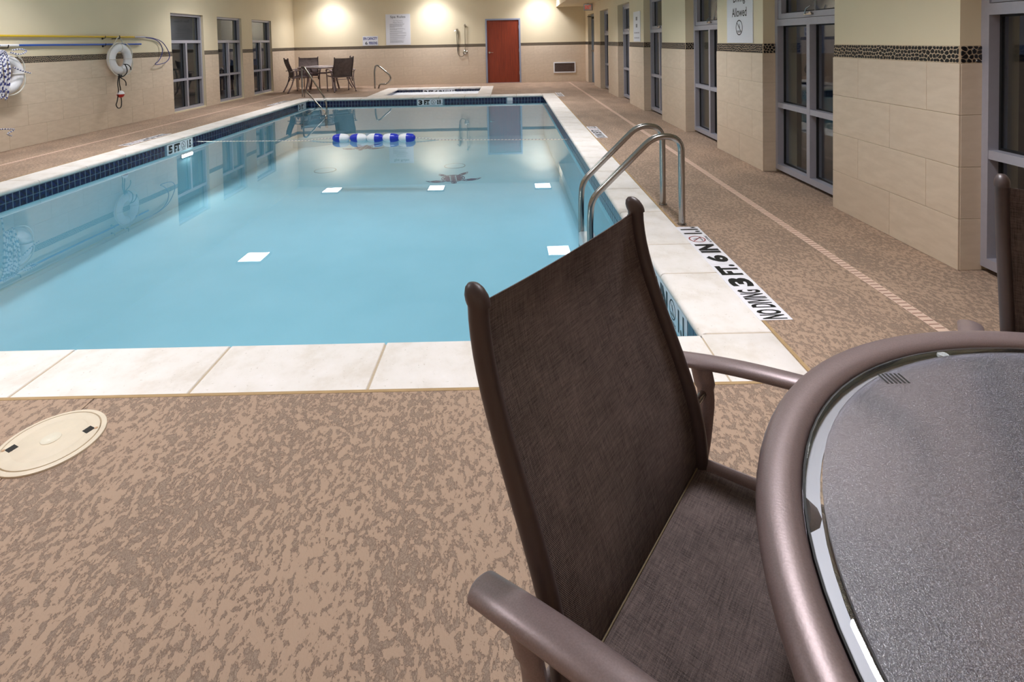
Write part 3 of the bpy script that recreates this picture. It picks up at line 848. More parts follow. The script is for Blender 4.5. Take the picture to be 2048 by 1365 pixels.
pool_marker((wx0+.004, 12.77, zq), (0, 1, 0), [('3', 1), ('FT', 1), ('@', 1)])
pool_marker((-2.28, wy1-.004, zq), (1, 0, 0), [('3', 1), ('FT', 1), ('@', 1), ('0.9M', 1)])
pool_marker((wx1-.004, 3.62, zq), (0, -1, 0), [('3', 1), ('FT', 1), ('6', 1), ('IN', 1), ('@', 1), ('1.1M', 1)])
pchild(MB().box(-.02, wy1-.02, -.13, .12, wy1, -.055, 0, .002).obj('skimmer_plate', M['white']))
# water
tag(MB().add([(wx0+.001, wy0+.001, WZ), (wx1-.001, wy0+.001, WZ), (wx1-.001, wy1-.001, WZ), (wx0+.001, wy1-.001, WZ)], [(0, 1, 2, 3)]).obj('pool_water', M['water']),
    'calm turquoise water filling the swimming pool', 'water')

# ------------------------------------------------------------------ spa
spc = Vector(((SX0+SX1)/2, (SY0+SY1)/2, 0))
spa = tag(empty('spa_tub', tuple(spc)), 'small foaming spa with pale coping and navy tiles beyond the pool', 'spa')
def schild(o): o.parent = spa; o.matrix_parent_inverse = Matrix.Translation(-spc); return o
b = MB(); sx0, sx1, sy0, sy1 = SX0-.02, SX1+.02, SY0-.02, SY1+.02
b.box(sx0-.1, sy0-.1, -.9, sx1+.1, sy1+.1, -.8)
b.box(sx0-.1, sy0-.1, -.8, sx0, sy1+.1, -.053); b.box(sx1, sy0-.1, -.8, sx1+.1, sy1+.1, -.053); b.box(sx0, sy0-.1, -.8, sx1, sy0, -.053); b.box(sx0, sy1, -.8, sx1, sy1+.1, -.053)
schild(b.obj('basin', M['spa_plaster']))
for side, cuts, e_, w_ in (('L', cuts_reg(SY0, SY1, .65), SX0, SX0-SOX0), ('R', cuts_reg(SY0, SY1, .65), SX1, SOX1-SX1), ('F', cuts_reg(SX0, SX1, .63), SY1, SOY1-SY1), ('N', cuts_reg(SX0, SX1, .63), SY0, SY0-SOY0)):
    coping_run(side, cuts, e_, w_, spa, spc)
for x0, x1, y0, y1 in [(SX1, SOX1, SOY0, SY0), (SOX0, SX0, SOY0, SY0), (SX1, SOX1, SY1, SOY1), (SOX0, SX0, SY1, SOY1)]:
    schild(MB().box(x0+.002, y0+.002, -.052, x1-.002, y1-.002, 0, 0, .004).obj('coping_stone', M['coping']))
schild(MB().box(SOX0, SOY0, -.1, sx0, SOY1, -.054).box(sx1, SOY0, -.1, SOX1, SOY1, -.054).box(sx0, SOY0, -.1, sx1, sy0, -.054).box(sx0, sy1, -.1, sx1, SOY1, -.054).obj('mortar_bed', M['grout']))
def srow(axis, a0, a1, plane, sgn, gaps):
    p = .0775; n = int(round((a1-a0)/p)); p = (a1-a0)/n
    for k in range(n):
        c0, c1 = a0+k*p, a0+(k+1)*p
        if any(c0 < g1-.01 and c1 > g0+.01 for g0, g1 in gaps): continue
        o = tile(spa, axis, c0, c1, -.136, -.050, plane, sgn, .002, 'waterline_tile', 'navy'); o.matrix_parent_inverse = Matrix.Translation(-spc)
srow('x', sx0, sx1, sy1-.003, -1, [(-2.56, -1.58)]); srow('y', sy0, sy1, sx0+.003, 1, []); srow('y', sy0, sy1, sx1-.003, -1, [])
k0 = set(o.name for o in spa.children)
marker(spa, (-2.55, sy1-.004, -.214), (1, 0, 0), (0, 0, 1), [('3', 1), ('FT', 1), ('6', 1), ('IN', 1), ('@', 1), ('1.1M', 1)], .16, 'depth_plate', 'black')
for o in spa.children:
    if o.name not in k0: o.matrix_parent_inverse = Matrix.Translation(-spc)
fm = MB()
def foamf(u, v):
    x = sx0+.002+(sx1-sx0-.004)*u; y = sy0+.002+(sy1-sy0-.004)*v
    e = min(u, 1-u, v, 1-v)
    return (x, y, -.118+min(1, e*8)*(.012*math.sin(x*9+2*math.sin(y*7))*math.sin(y*11)+.010*math.sin(x*23+y*17)))
fm.grid(foamf, 60, 50)
tag(fm.obj('spa_water', M['foam']), 'white foaming water in the small spa', 'water')

# ------------------------------------------------------------------ lane rope
rope = tag(empty('lane_rope', (-2.1, 8.27, WZ)), 'blue and white float rope lying across the pool water', 'lane rope')
A = Vector((wx0+.01, 8.55, WZ+.012)); B_ = Vector((wx1-.01, 8.05, WZ+.012))
ro = Vector((-2.1, 8.27, WZ))
def lerp(t): return A.lerp(B_, t)-ro
n = 110
pts = []
for k in range(n+1):
    t = k/n; p = lerp(t); x = (p+ro).x; dz = -.016 if (x > -1.35 or x < -2.95) else .018
    if -3.1 < x < -1.1: dz = -.016+.034*max(0, min(1, (1.1-abs(x+2.15))/.35))
    pts.append(p+Vector((0, 0, dz)))
m1 = MB(); m1.tube(pts, .007, 8); m1.obj('rope_core', M['rope'], rope)
m2 = MB()
for k in range(n):
    p, q = pts[k], pts[k+1]; d = (q-p); m2.tube([p+d*.1, p+d*.45+Vector((0, .003, .002))], .0076, 8)
o = m2.obj('rope_strand', M['bluetube'], rope); tag(o, label='blue flecks spun into the rope', kind='stuff')
dirv = (B_-A).normalized(); ang = math.atan2(dirv.y, dirv.x)
def float_meshes():
    prof = [(.012, -.135), (.035, -.125), (.055, -.10), (.066, -.06), (.070, 0)]
    a = MB(); a.lathe([(0.006, -.136)]+prof, (0, 0, 0), 24, ax='x')
    b2 = MB(); b2.lathe([(r, -h) for r, h in reversed(prof)]+[(.006, .136)], (0, 0, 0), 24, ax='x')
    return a.mesh('float_half', M['floatblue']), b2.mesh('float_half', M['ring'])
fa, fb = float_meshes()
for k, (x, fl_) in enumerate([(-2.63, 1), (-2.35, 1), (-2.08, -1), (-1.83, -1), (-1.58, -1)]):
    t = (x-A.x)/(B_.x-A.x); p = lerp(t)
    fo = bpy.data.objects.new('float', fa); COL.objects.link(fo); fo.parent = rope
    fo.location = p+Vector((0, 0, .025)); fo.rotation_euler = (0, 0, ang+(0 if fl_ > 0 else PI))
    fo['label'] = 'blue half of a lane float'
    f2 = bpy.data.objects.new('float_half', fb); COL.objects.link(f2); f2.parent = fo; f2['label'] = 'white half of a lane float'

# ------------------------------------------------------------------ pool ladder
lad = tag(empty('pool_ladder', (1.26, 4.13, 0)), 'stainless steel pool ladder rails beside the near right pool edge', 'ladder')
lo = Vector((1.26, 4.13, 0))
for y in (4.37, 3.89):
    pth = smooth_path([(1.262, y, 0), (1.262, y, .640), (1.07, y, .665), (.60, y, .205), (.585, y, .05), (.585, y, -.72)], [.17, .17, .09, .1], 9)
    MB().tube([p-lo for p in pth], .0240, 16).obj('hand_rail', M['steel'], lad)
    MB().lathe([(.024, 0.0), (.033, .0), (.033, .006), (.024, .008)], (1.262-lo.x, y-lo.y, 0), 24).obj('rail_collar', M['steel'], lad)
for z in (-.20, -.45, -.68):
    s_ = MB(); s_.box(.56-lo.x, 3.912-lo.y, z-.035, .68-lo.x, 4.348-lo.y, z, 0, .008)
    s_.box(.56-lo.x, 3.912-lo.y, z-.10, .575-lo.x, 4.348-lo.y, z-.036)
    s_.obj('step', M['white'], lad)

# ------------------------------------------------------------------ far hand rails
r1 = tag(empty('pool_hand_rail', (-5.46, 14.2, 0)), 'bent steel hand rail entering the far left pool corner', 'hand rail')
q0 = Vector((-5.46, 14.2, 0)); D = Vector((1.38, -1.85, 0))
def rp(t, z): return D*t+Vector((0, 0, z))
MB().tube(smooth_path([rp(0, 0), rp(0, .80), rp(.10, .80), rp(.80, .09), rp(.84, -.06), rp(.84, -.6)], [.08, .08, .12, .1], 8), .020, 12).obj('rail_tube', M['steel'], r1)
MB().tube(smooth_path([rp(.08, 0), rp(.08, .16), rp(.15, .17), rp(.80, -.25), rp(.80, -.6)], [.04, .04, .08], 6), .019, 12).obj('lower_tube', M['steel'], r1)
r2 = tag(empty('spa_hand_rail', (-4.05, 16.3, 0)), 'figure-four steel grab rail standing at the left edge of the spa', 'hand rail')
pth = smooth_path([(0, 0, 0), (0, 0, .52), (.04, 0, .70), (.12, 0, .70), (.47, 0, .40), (.50, 0, .26), (.36, 0, .13), (.15, 0, .13), (.11, 0, 0)], [.08, .05, .06, .1, .1, .08, .05], 6)
MB().tube(pth, .024, 12).obj('rail_tube', M['steel'], r2)
for x in (0, .11): MB().lathe([(.022, 0.0), (.034, .0), (.034, .006), (.022, .008)], (x, 0, 0), 20).obj('rail_collar', M['steel'], r2)

# ------------------------------------------------------------------ patio chair (origin: floor, x forward, y to the sitter's left)
def back_d(h):
    t = (h-.7)/.3
    return -.1236*t-.0088*t*t+.0538*t**3
def make_chair(label, group=None):
    c = tag(empty('patio_chair'), label, 'chair', group)
    for s in (1, -1):
        y = s*.276
        pts = [(back_d(.30+.68*i/26), y, .30+.68*i/26) for i in range(27)]
        po = MB().tube(pts, 1, 16, sec=(.0145, .0185), up=(1, 0, 0)).obj('back_post', M['taupe_shaded'], c)
        # domed plastic end cap
        b0 = Vector(pts[-1]); cap = []
        mb = MB(); prof = [(1.12, -.004), (1.16, .002), (1.12, .010), (.9, .019), (.55, .025), (.05, .027)]
        for f_, z in prof: cap.append((f_, z))
        vs = []
        for f_, z in cap:
            for k in range(16):
                a = 2*PI*k/16; vs.append(b0+Vector((.0185*f_*math.sin(a)-z*.35, .0145*f_*math.cos(a), z)))
        fs = [(i*16+k, i*16+(k+1) % 16, (i+1)*16+(k+1) % 16, (i+1)*16+k) for i in range(len(cap)-1) for k in range(16)]
        fs += [tuple(range(5*16+15, 5*16-1, -1)), tuple(range(16))]
        fs = [tuple(reversed(q)) for q in fs]
        mb.add(vs, fs, 0, True); mb.obj('end_cap', M['taupe_shaded'], po)
    # back sling
    def bs(u, v):
        h = .425+.548*v; y = -.267+.534*u
        sag = (1-(2*u-1)**2)
        top = -.006*sag if v > .99 else 0
        return (back_d(h)-.004-.014*sag*math.sin(PI*min(1, v*1.02)), y, h+top)
    MB().grid(bs, 17, 25, .0022).obj('back_sling', M['sling'], c)
    hm = MB()
    for u in (.035, .965): hm.tube([Vector(bs(u, v/24))+Vector((-.0025, 0, 0)) for v in range(25)], .0013, 6)
    hm.tube([Vector(bs(u/16, .985))+Vector((-.002, 0, 0)) for u in range(17)], .0013, 6)
    tag(hm.obj('sling_hem', M['sling'], c))
    # seat sling
    def ss(u, v):
        x = .052+.455*v; y = -.268+.536*u
        z = .432+.028*v-.012*(1-(2*u-1)**2)*math.sin(PI*min(1, v+.05))
        if v > .9: z -= (v-.9)*(v-.9)*3.2
        return (x, y, z)
    MB().grid(ss, 15, 21, .0022).obj('seat_sling', M['sling'], c)
    sm = MB(); sm.tube([Vector((bs(u/14, .03)[0]+.004, ss(u/14, 0)[1]*.985, ss(u/14, .03)[2]+.003)) for u in range(15)], .0013, 6)
    tag(sm.obj('seat_piping', plain('tan_piping', (140, 124, 96), .8), c), label='thin tan edge piping of the seat')
    for s in (1, -1):
        y = s*.283
        MB().tube(smooth_path([(.015, y, .425), (.40, y, .452), (.505, y, .455)], .1), 1, 12, sec=(.013, .019), up=(0, 0, 1)).obj('seat_rail', M['taupe'], c)
        # arm, wide and gently crowned, curving down into the front leg
        ya = s*.345
        ap = smooth_path([(-.035, ya-.004*s, .612), (.12, ya+.003*s, .640), (.36, ya+.01*s, .660), (.455, ya, .625), (.470, ya-.012*s, .50)], [.12, .12, .08], 7)
        ap = ap[:-1]; nn = len(ap); wv = []
        for i, p in enumerate(ap):
            f_ = 1.0
            if i == 0: f_ = .55
            if i == 1: f_ = 1.0
            if i > nn-9: f_ = max(.72, 1-(i-(nn-9))*.04)
            wv.append(f_)
        ap.insert(1, ap[0].lerp(ap[1], .06)); wv.insert(1, .84); ap.insert(2, ap[1].lerp(ap[2], .06)); wv.insert(2, .97)
        MB().tube(ap, wv, 18, sec=(.0275, .0125), up=(-.15, 0, 1)).obj('arm', M['taupe'], c)
        MB().tube(smooth_path([(.462, ya-.008*s, .575), (.472, s*.325, .44), (.47, s*.315, .012)], .1), [1.0]*9+[.85], 12, sec=(.017, .013), up=(1, 0, 0)).obj('leg', M['taupe'], c)
        rl = smooth_path([(.045, ya, .622), (.062, ya-.006*s, .56), (.055, s*.318, .43), (.0, s*.312, .22), (-.115, s*.312, .012)], [.05, .08, .15], 6)
        MB().tube(rl, [1.25]*3+[1.0]*(len(rl)-3), 12, sec=(.0135, .0195), up=(1, 0, 0)).obj('leg', M['taupe'], c)
        MB().tube([(back_d(.56)+.004, s*.28, .56), (.058, s*.338, .565)], .008, 10).lathe([(0, 0), (.011, 0), (.011, .004), (.008, .004)], (0, 0, 0), 4).obj('bolt', M['steel'], c)
        for x in (-.118, .47): MB().lathe([(0, 0), (.019, 0), (.021, .006), (.019, .02), (.0, .02)], (x, s*(.313 if x < 0 else .315), 0), 14).obj('foot_glide', M['gasket'], c)
    MB().tube([(.02, -.283, .418), (.02, .283, .418)], .011, 10).obj('rear_crossbar', M['taupe'], c)
    MB().tube([(.50, -.29, .432), (.50, .29, .432)], .011, 10).obj('front_crossbar', M['taupe'], c)
    MB().tube(smooth_path([(.03, -.31, .36), (.06, -.2, .355), (.06, .2, .355), (.03, .31, .36)], .08), .009, 8).obj('stretcher', M['taupe'], c)
    return c
chair = make_chair('brown sling patio chair in the foreground, its seat tucked under the near glass table')
chair.location = (.1823, .9742, 0); chair.rotation_euler = (0, 0, -.6764)
TC = Vector((.985, .467, 0))
a2 = math.radians(54.3); u2 = Vector((math.cos(a2), math.sin(a2), 0))
def place(pos, face, label, group=None):
    o = copy_tree(chair); o.location = pos; o.rotation_euler = (0, 0, math.atan2(face[1], face[0])); o['label'] = label
    if group: o['group'] = group
    return o
place(TC+u2*.915+Vector((-.065, -.065, 0)), -u2, 'brown sling patio chair behind the near glass table at the right edge')
# far group
GF = 'patio chairs round the far table'
for p, f_, lab in [((-6.40, 15.50), (.84, .54), 'dark patio chair nearest the left wall with its back turned, far table'),
                   ((-6.20, 16.72), (.30, -.95), 'patio chair in the far left corner, facing the pool across the far table'),
                   ((-4.70, 15.42), (-.60, .80), 'dark patio chair right of the far table, its back to the pool'),
                   ((-4.82, 16.60), (-.90, -.42), 'patio chair between the far table and the far wall, turned to the left')]:
    d = Vector((f_[0], f_[1], 0)).normalized(); place(Vector((p[0], p[1], 0))+d*.08, (d.x, d.y), lab, GF)

# ------------------------------------------------------------------ round glass tables
def make_table(R, label):
    t = tag(empty('patio_table'), label, 'table')
    zt = .722; n = 96; prof = []
    rc, hw_, hh = R-.031, .031, .021
    for k in range(20):
        a = 2*PI*k/20; ca, sa = math.cos(a), math.sin(a)
        prof.append((rc+hw_*math.copysign(abs(ca)**.75, ca), zt-.020+hh*math.copysign(abs(sa)**.9, sa)))
    prof.append(prof[0])
    MB().lathe([(r, z) for r, z in prof], (0, 0, 0), n).obj('rim', M['taupe'], t)
    MB().lathe([(R-.055, .700), (R-.085, .700), (R-.085, .694), (R-.055, .694), (R-.055, .700)], (0, 0, 0), n).obj('glass_ledge', M['ledge'], t)
    gl = MB().lathe([(0, .7105), (R-.088, .7105), (R-.088, .7165), (0, .7165)], (0, 0, 0), n)
    gp_ = gl.obj('glass_top', M['glasstop'], t)
    MB().lathe([(R-.0878, .7165), (R-.068, .7165), (R-.0655, .715), (R-.0655, .7115), (R-.068, .7105), (R-.0878, .7105)], (0, 0, 0), n).obj('clear_border', M['clear'], gp_)
    MB().lathe([(R-.0655, .712), (R-.0625, .712), (R-.0625, .702), (R-.0655, .702), (R-.0655, .712)], (0, 0, 0), n).obj('gasket', M['gasket'], t)
    for k in range(4):
        a = PI/4+k*PI/2
        MB().lathe([(0, .7105), (.010, .7105), (.012, .706), (.010, .7005), (0, .7005)], ((R-.073)*math.cos(a+2.36-PI/4+.58), (R-.073)*math.sin(a+2.36-PI/4+.58), 0), 16).obj('bumper', M['white'], t)
        c_, s_ = math.cos(a), math.sin(a)
        pth = smooth_path([(c_*(R-.06), s_*(R-.06), .695), (c_*(R-.16), s_*(R-.16), .62), (c_*(R-.20), s_*(R-.20), .35), (c_*(R-.10), s_*(R-.10), .01)], [.1, .2], 6)
        MB().tube(pth, 1, 12, sec=(.034, .019), up=(c_, s_, 0)).obj('leg', M['taupe'], t)
        MB().lathe([(0, 0), (.02, 0), (.022, .012), (0, .014)], ((R-.10)*c_, (R-.10)*s_, 0), 14).obj('foot_glide', M['gasket'], t)
        MB().tube([(c_*(R-.18), s_*(R-.18), .56), (c_*.12, s_*.12, .52)], 1, 10, sec=(.011, .018), up=(0, 0, 1)).obj('brace', M['taupe'], t)
    MB().lathe([(.10, .50), (.13, .50), (.13, .54), (.10, .54), (.10, .50)], (0, 0, 0), 40).obj('centre_ring', M['taupe'], t)
    return t
tb = make_table(.699, 'large round glass patio table with taupe rim in the near right corner')
tb.location = TC; tb.rotation_euler = (0, 0, .35)
st = MB()
for k in range(6): st.box(-.275+.008*k, .52, .7167, -.2790+.008*k, .55, .7169)
so = st.obj('glass_mark', M['black'], tb); so.rotation_euler = (0, 0, -.35)
tf = copy_tree(tb); tf.location = (-5.55, 16.05, 0); tf.rotation_euler = (0, 0, .2); tf['label'] = 'round patio table with dark legs in the far left corner'

# ------------------------------------------------------------------ skimmer lid in the deck
lid = tag(empty('skimmer_lid', (-1.633, 1.84, 0)), 'round beige plastic skimmer cover set in the deck at the left edge', 'cover')
MB().lathe([(.158, 0), (.158, .006), (.150, .009), (.143, .009), (.141, .005), (.139, 0)], (0, 0, 0), 64).obj('outer_ring', M['beige'], lid)
ld = MB(); ld.lathe([(.138, 0), (.138, .009), (.134, .011), (.105, .0115), (.103, .0105), (.101, .0115), (.04, .012), (.0, .012)], (0, 0, 0), 64)
lo_ = ld.obj('lid_plate', M['beige'], lid)
for s in (1, -1):
    a = math.atan2(1.878-1.795, -1.531+1.728); c_ = (s*.108*math.cos(a), s*.108*math.sin(a)); ux = (math.cos(a), math.sin(a)); uy = (-ux[1], ux[0])
    q = [(c_[0]+ux[0]*p+uy[0]*r, c_[1]+ux[1]*p+uy[1]*r, .0100) for p, r in ((-.019, 0), (0, -.021), (.019, 0), (0, .021))]
    MB().poly(q, .0022).obj('finger_hole', M['dark'], lo_)
    MB().lathe([(0, .0125), (.005, .0125), (.006, .011)], (s*.130*math.cos(a), s*.130*math.sin(a), 0), 12).obj('screw', M['brass'], lo_)
MB().lathe([(.030, .0115), (.029, .014), (.024, .0135), (.022, .0125), (.0, .0130)], (0, 0, 0), 32).obj('centre_boss', plain('glossy_boss', (232, 222, 202), .15), lo_)

# ------------------------------------------------------------------ things on the left wall
def pole(name, z, y0, y1, mat, tipmat, tip0, tip1, label, r=.016):
    e = tag(empty(name, (XL+.036, y0, z)), label, 'pole')
    MB().tube([(0, 0, 0), (0, y1-y0, 0)], r, 14).obj('shaft', mat, e)
    MB().tube([(0, tip0-y0, 0), (0, tip1-y0, 0)], r*1.12, 14).obj('ferrule' if tipmat is M['alu'] else 'grip', tipmat, e)
    for y in (9.2, 5.0):
        MB().tube(smooth_path([(-.027, y-y0, -.03), (.0, y-y0, -.03), (.028, y-y0, -.02), (.03, y-y0, .018)], .02, 4), .005, 8).lathe([(0, .006), (.018, .006), (.018, 0)], (-.027, y-y0, -.03), 12, ax='x').obj('wall_hook', M['gasket'], e)
    return e
yp = pole('rescue_hook_pole', 1.588, 3.0, 9.98, M['yellow'], M['alu'], 9.95, 10.24, 'long yellow rescue pole with a blue looped hook on the left wall')
hp = [(0, 10.20, 1.588), (0, 10.50, 1.565), (0, 10.75, 1.49), (.01, 10.90, 1.33), (.02, 10.93, 1.19), (.03, 10.80, 1.09), (.04, 10.58, 1.055), (.03, 10.46, 1.060), (.03, 10.55, 1.11), (.02, 10.66, 1.2), (.01, 10.73, 1.33), (0, 10.68, 1.47), (0, 10.50, 1.55), (0, 10.21, 1.582)]
MB().tube(catmull([(x, y-3.0, z-1.588) for x, y, z in hp], 5), .0075, 8).obj('hook_loop', M['bluetube'], yp)
bp = pole('telescopic_pole', 1.456, 3.0, 10.12, M['bluepole'], M['white'], 7.30, 7.58, 'long blue pole with a white collar hanging below the yellow pole')
def life_ring(y, z, label, tilt=0.0):
    e = tag(empty('life_ring', (XL+.13, y, z)), label, 'life ring')
    R_, r = .203, .072
    pts = [(0, R_*math.cos(a), R_*math.sin(a)) for a in [2*PI*k/48 for k in range(48)]]
    MB().tube(pts, 1, 18, closed=True, sec=(r, r*.85), up=(1, 0, 0)).obj('ring_body', M['ring'], e)
    rp_ = []
    for k in range(64):
        a = 2*PI*k/64; bul = abs(math.sin(2*a))**.8
        rp_.append((.012+.02*bul, (R_+r+.004+.028*bul)*math.cos(a), (R_+r+.004+.028*bul)*math.sin(a)))
    MB().tube(rp_, .009, 8, closed=True).obj('grab_rope', M['rope'], e)
    for k in range(4):
        a = k*PI/2+.0
        c = Vector((0, R_*math.cos(a), R_*math.sin(a))); rad = Vector((0, math.cos(a), math.sin(a)))
        pts = [c+Vector((1, 0, 0))*(.0645*math.cos(b_))+rad*(.0755*math.sin(b_)) for b_ in [2*PI*i/24 for i in range(24)]]
        MB().tube(pts, 1, 8, closed=True, sec=(.012, .0025), up=tuple(rad) if False else None).obj('strap', M['rope'], e)
    return e
lr = life_ring(9.42, 1.195, 'white life ring with a black line and a red float hanging over the pebble band')
MB().tube(smooth_path([(0, -.17, .215), (.0, -.02, .385), (.0, .02, .385), (0, .15, .225)], .03, 4), .008, 8).obj('hanging_cord', M['rope'], lr)
MB().tube(smooth_path([(-.12, 0, .36), (0, 0, .36), (.02, 0, .36), (.02, 0, .415)], .03, 4), .007, 8).obj('wall_hook', M['gasket'], lr)
bl = MB()
bl.tube(catmull([(.07, .02, -.09), (.085, .05, -.17), (.07, .06, -.25), (.03, .02, -.31), (.02, -.05, -.30)], 6), .008, 8)
bl.tube(catmull([(.07, -.01, -.09), (.09, .06, -.10), (.09, .13, -.15), (.07, .17, -.20)], 6), .008, 8)
bl.tube(catmull([(.02, -.06, -.30), (.02, .0, -.34), (.02, .06, -.37), (.02, .10, -.42), (.02, .10, -.48)], 6), .008, 8)
bl.tube(catmull([(.02, -.07, -.30), (.02, -.10, -.42), (.02, -.09, -.55), (.02, -.13, -.72), (.02, -.16, -.79), (.02, -.12, -.85), (.02, -.05, -.84), (.02, -.03, -.75), (.02, -.04, -.64)], 6), .008, 8)
bl.tube(catmull([(.02, -.05, -.30), (.02, -.06, -.42), (.02, -.04, -.52), (.02, -.05, -.58)], 6), .008, 8)
bl.tube(catmull([(.02, -.08, -.27), (.03, -.05, -.31), (.03, -.02, -.29)], 4), .02, 8)
bo = bl.obj('throw_line', M['blackrope'], lr); tag(bo, label='black throw line tied below the ring')
fb_ = MB().lathe([(.058*math.sin(a), -.062*math.cos(a)) for a in [PI/2*k/8 for k in range(9)]], (.025, -.05, -.615), 20).obj('line_float', M['redball'], bo); tag(fb_, label='red lower half of the float')
f3 = MB().lathe([(.058*math.cos(a)+.0001, .062*math.sin(a)) for a in [PI/2*k/8 for k in range(9)]], (.025, -.05, -.614), 20).obj('line_float', M['ring'], bo); tag(f3, label='white upper half of the float')
lr2 = life_ring(7.25, 1.06, 'white life ring at the left edge of the picture, draped with blue and white rope')
rr = random.Random(3)
coil = MB(); cb = MB()
for k in range(12):
    y0 = -.20+rr.uniform(-.10, .10); lw = rr.uniform(.03, .06); z0 = .33-rr.uniform(0, .06); z1 = -.05-rr.uniform(0, .28)
    pts = catmull([(.10+rr.uniform(0, .05), y0-lw, z0), (.12, y0+rr.uniform(-.03, .03), z0+.03), (.11, y0+lw, z0-.03), (.13+rr.uniform(0, .03), y0+lw*.8, (z0+z1)/2), (.12, y0, z1), (.12+rr.uniform(0, .04), y0-lw, (z0+z1)/2+.03), (.11, y0-lw, z0)], 8)
    coil.tube(pts, .009, 7)
    for i in range(0, len(pts)-1, 2): cb.tube([pts[i].lerp(pts[i+1], .0), pts[i].lerp(pts[i+1], .75)], .0098, 7)
for pts in ([(.1, .0, .30), (.12, .12, .27), (.12, .22, .31), (.11, .15, .34), (.1, .02, .33)], [(.12, .0, .10), (.12, .14, .04), (.12, .27, .0)], [(.10, -.22, -.1), (.06, -.20, -.4), (.03, -.20, -.65), (.04, -.15, -.72)], [(.04, -.15, -.72), (.05, -.02, -.74), (.04, .06, -.76), (.05, -.05, -.80), (.04, .02, -.84)]):
    pts = catmull(pts, 8); coil.tube(pts, .009, 7)
    for i in range(0, len(pts)-1, 2): cb.tube([pts[i], pts[i].lerp(pts[i+1], .75)], .0098, 7)
co = coil.obj('rope_coil', M['ring'], lr2); tag(cb.obj('rope_fleck', M['bluetube'], co), label='blue flecks of the braided rope', kind='stuff')
MB().tube([(-.12, -.02, .36), (.09, -.02, .36), (.10, -.02, .40)], .007, 8).obj('wall_hook', M['gasket'], lr2)

# ------------------------------------------------------------------ things on the far wall
def board(name, x0, x1, z0, z1, label, y=YB-.009, cat='sign'):
    e = tag(empty(name, ((x0+x1)/2, y, z0)), label, cat)
    MB().box(-(x1-x0)/2, -.012, 0, (x1-x0)/2, .0, z1-z0, 0).obj('panel', M['sign'], e)
    return e
s1 = board('rules_sign', -3.935, -3.135, 1.31, 2.315, 'large white Spa Rules sign on the far wall', YB)
X, Z = (1, 0, 0), (0, 0, 1)
def tx(par, s, xc, z, w_, h_, mat, y=-.0125, b_=.0): return text('lettering', s, (xc-w_/2, y, z), X, Z, w_, h_, M[mat], par, b_)
tx(s1, 'Spa Rules', 0, .86, .50, .095, 'grey', b_=.02)
tx(s1, 'For Your Safety', 0, .765, .30, .04, 'grey'); tx(s1, 'Please Observe', 0, .715, .32, .035, 'grey')
ln = MB(); zz = .68; rr = random.Random(5)
for k in range(24):
    if k in (6, 9, 11, 14, 16, 18, 20): zz -= .014
    w_ = rr.uniform(.40, .54) if k not in (5, 8, 13, 19) else rr.uniform(.15, .3)
    x = -.27
    while x < -.27+w_:
        l_ = rr.uniform(.015, .05); ln.box(x, -.0130, zz, min(x+l_, -.27+w_), -.0121, zz+.008); x += l_+.008
    zz -= .022
ln.obj('small_print', M['grey'], s1)
s2 = board('capacity_sign', -4.70, -4.20, 1.305, 1.615, 'small white and blue SPA CAPACITY 6 PERSONS sign on the far wall', YB)
tx(s2, 'SPA CAPACITY', 0, .185, .46, .09, 'blueprint', b_=.03); tx(s2, 'PERSONS', .09, .04, .27, .09, 'blueprint', b_=.03); tx(s2, '6', -.13, .035, .08, .10, 'black', b_=.02)
sh = tag(empty('shower_set', (-1.36, YB-.009, 1.02)), 'chrome wall shower with slide bar, hose and hand spray left of the cherry door', 'shower')
MB().tube([(0, -.04, .03), (.01, -.04, .88)], .011, 10).tube([(.01, -.04, .87), (.01, 0, .87)], .012, 8).lathe([(0, -.02), (.03, -.02), (.032, .0)], (.01, 0, .87), 16, ax='y').lathe([(.0, -.055), (.02, -.055), (.026, -.035), (.02, -.02)], (.012, 0, .90), 16, ax='y').obj('slide_bar', M['chrome'], sh)
MB().lathe([(0, -.03), (.05, -.028), (.078, -.012), (.085, 0)], (0, 0, 0), 28, ax='y').lathe([(0, -.075), (.02, -.075), (.024, -.03)], (0, 0, 0), 16, ax='y').tube([(0, -.06, 0), (.05, -.07, -.06)], .008, 8).obj('mixing_valve', M['chrome'], sh)
MB().tube(catmull([(-.03, -.035, -.02), (-.06, -.03, -.10), (-.15, -.03, -.13), (-.23, -.03, -.04), (-.25, -.03, .2), (-.265, -.03, .5), (-.27, -.03, .68)], 8), .009, 8).tube(catmull([(-.27, -.035, .70), (-.22, -.04, .66), (-.215, -.03, .4), (-.23, -.03, .1), (-.24, -.03, .02)], 8), .008, 8).obj('hose', M['steel'], sh)
MB().lathe([(0, -.05), (.03, -.05), (.045, -.03), (.03, 0)], (-.255, 0, .74), 20, ax='y').tube([(-.255, -.04, .76), (-.255, -.06, .60)], .014, 10).tube([(-.255, -.03, .74), (-.34, -.04, .70)], .012, 10).obj('hand_spray', M['chrome'], sh)
vt = tag(empty('wall_grille', (1.877, YB-.009, .29)), 'white framed return air grille low on the far wall', 'vent')
f = MB()
for x0, x1, z0, z1 in [(-.36, .36, 0, .035), (-.36, .36, .315, .35), (-.36, -.325, .035, .315), (.325, .36, .035, .315)]: f.box(x0, -.02, z0, x1, .009, z1)
f.obj('grille_frame', M['white'], vt)
MB().box(-.325, .0, .035, .325, .008, .315).obj('grille_back', M['dark'], vt)
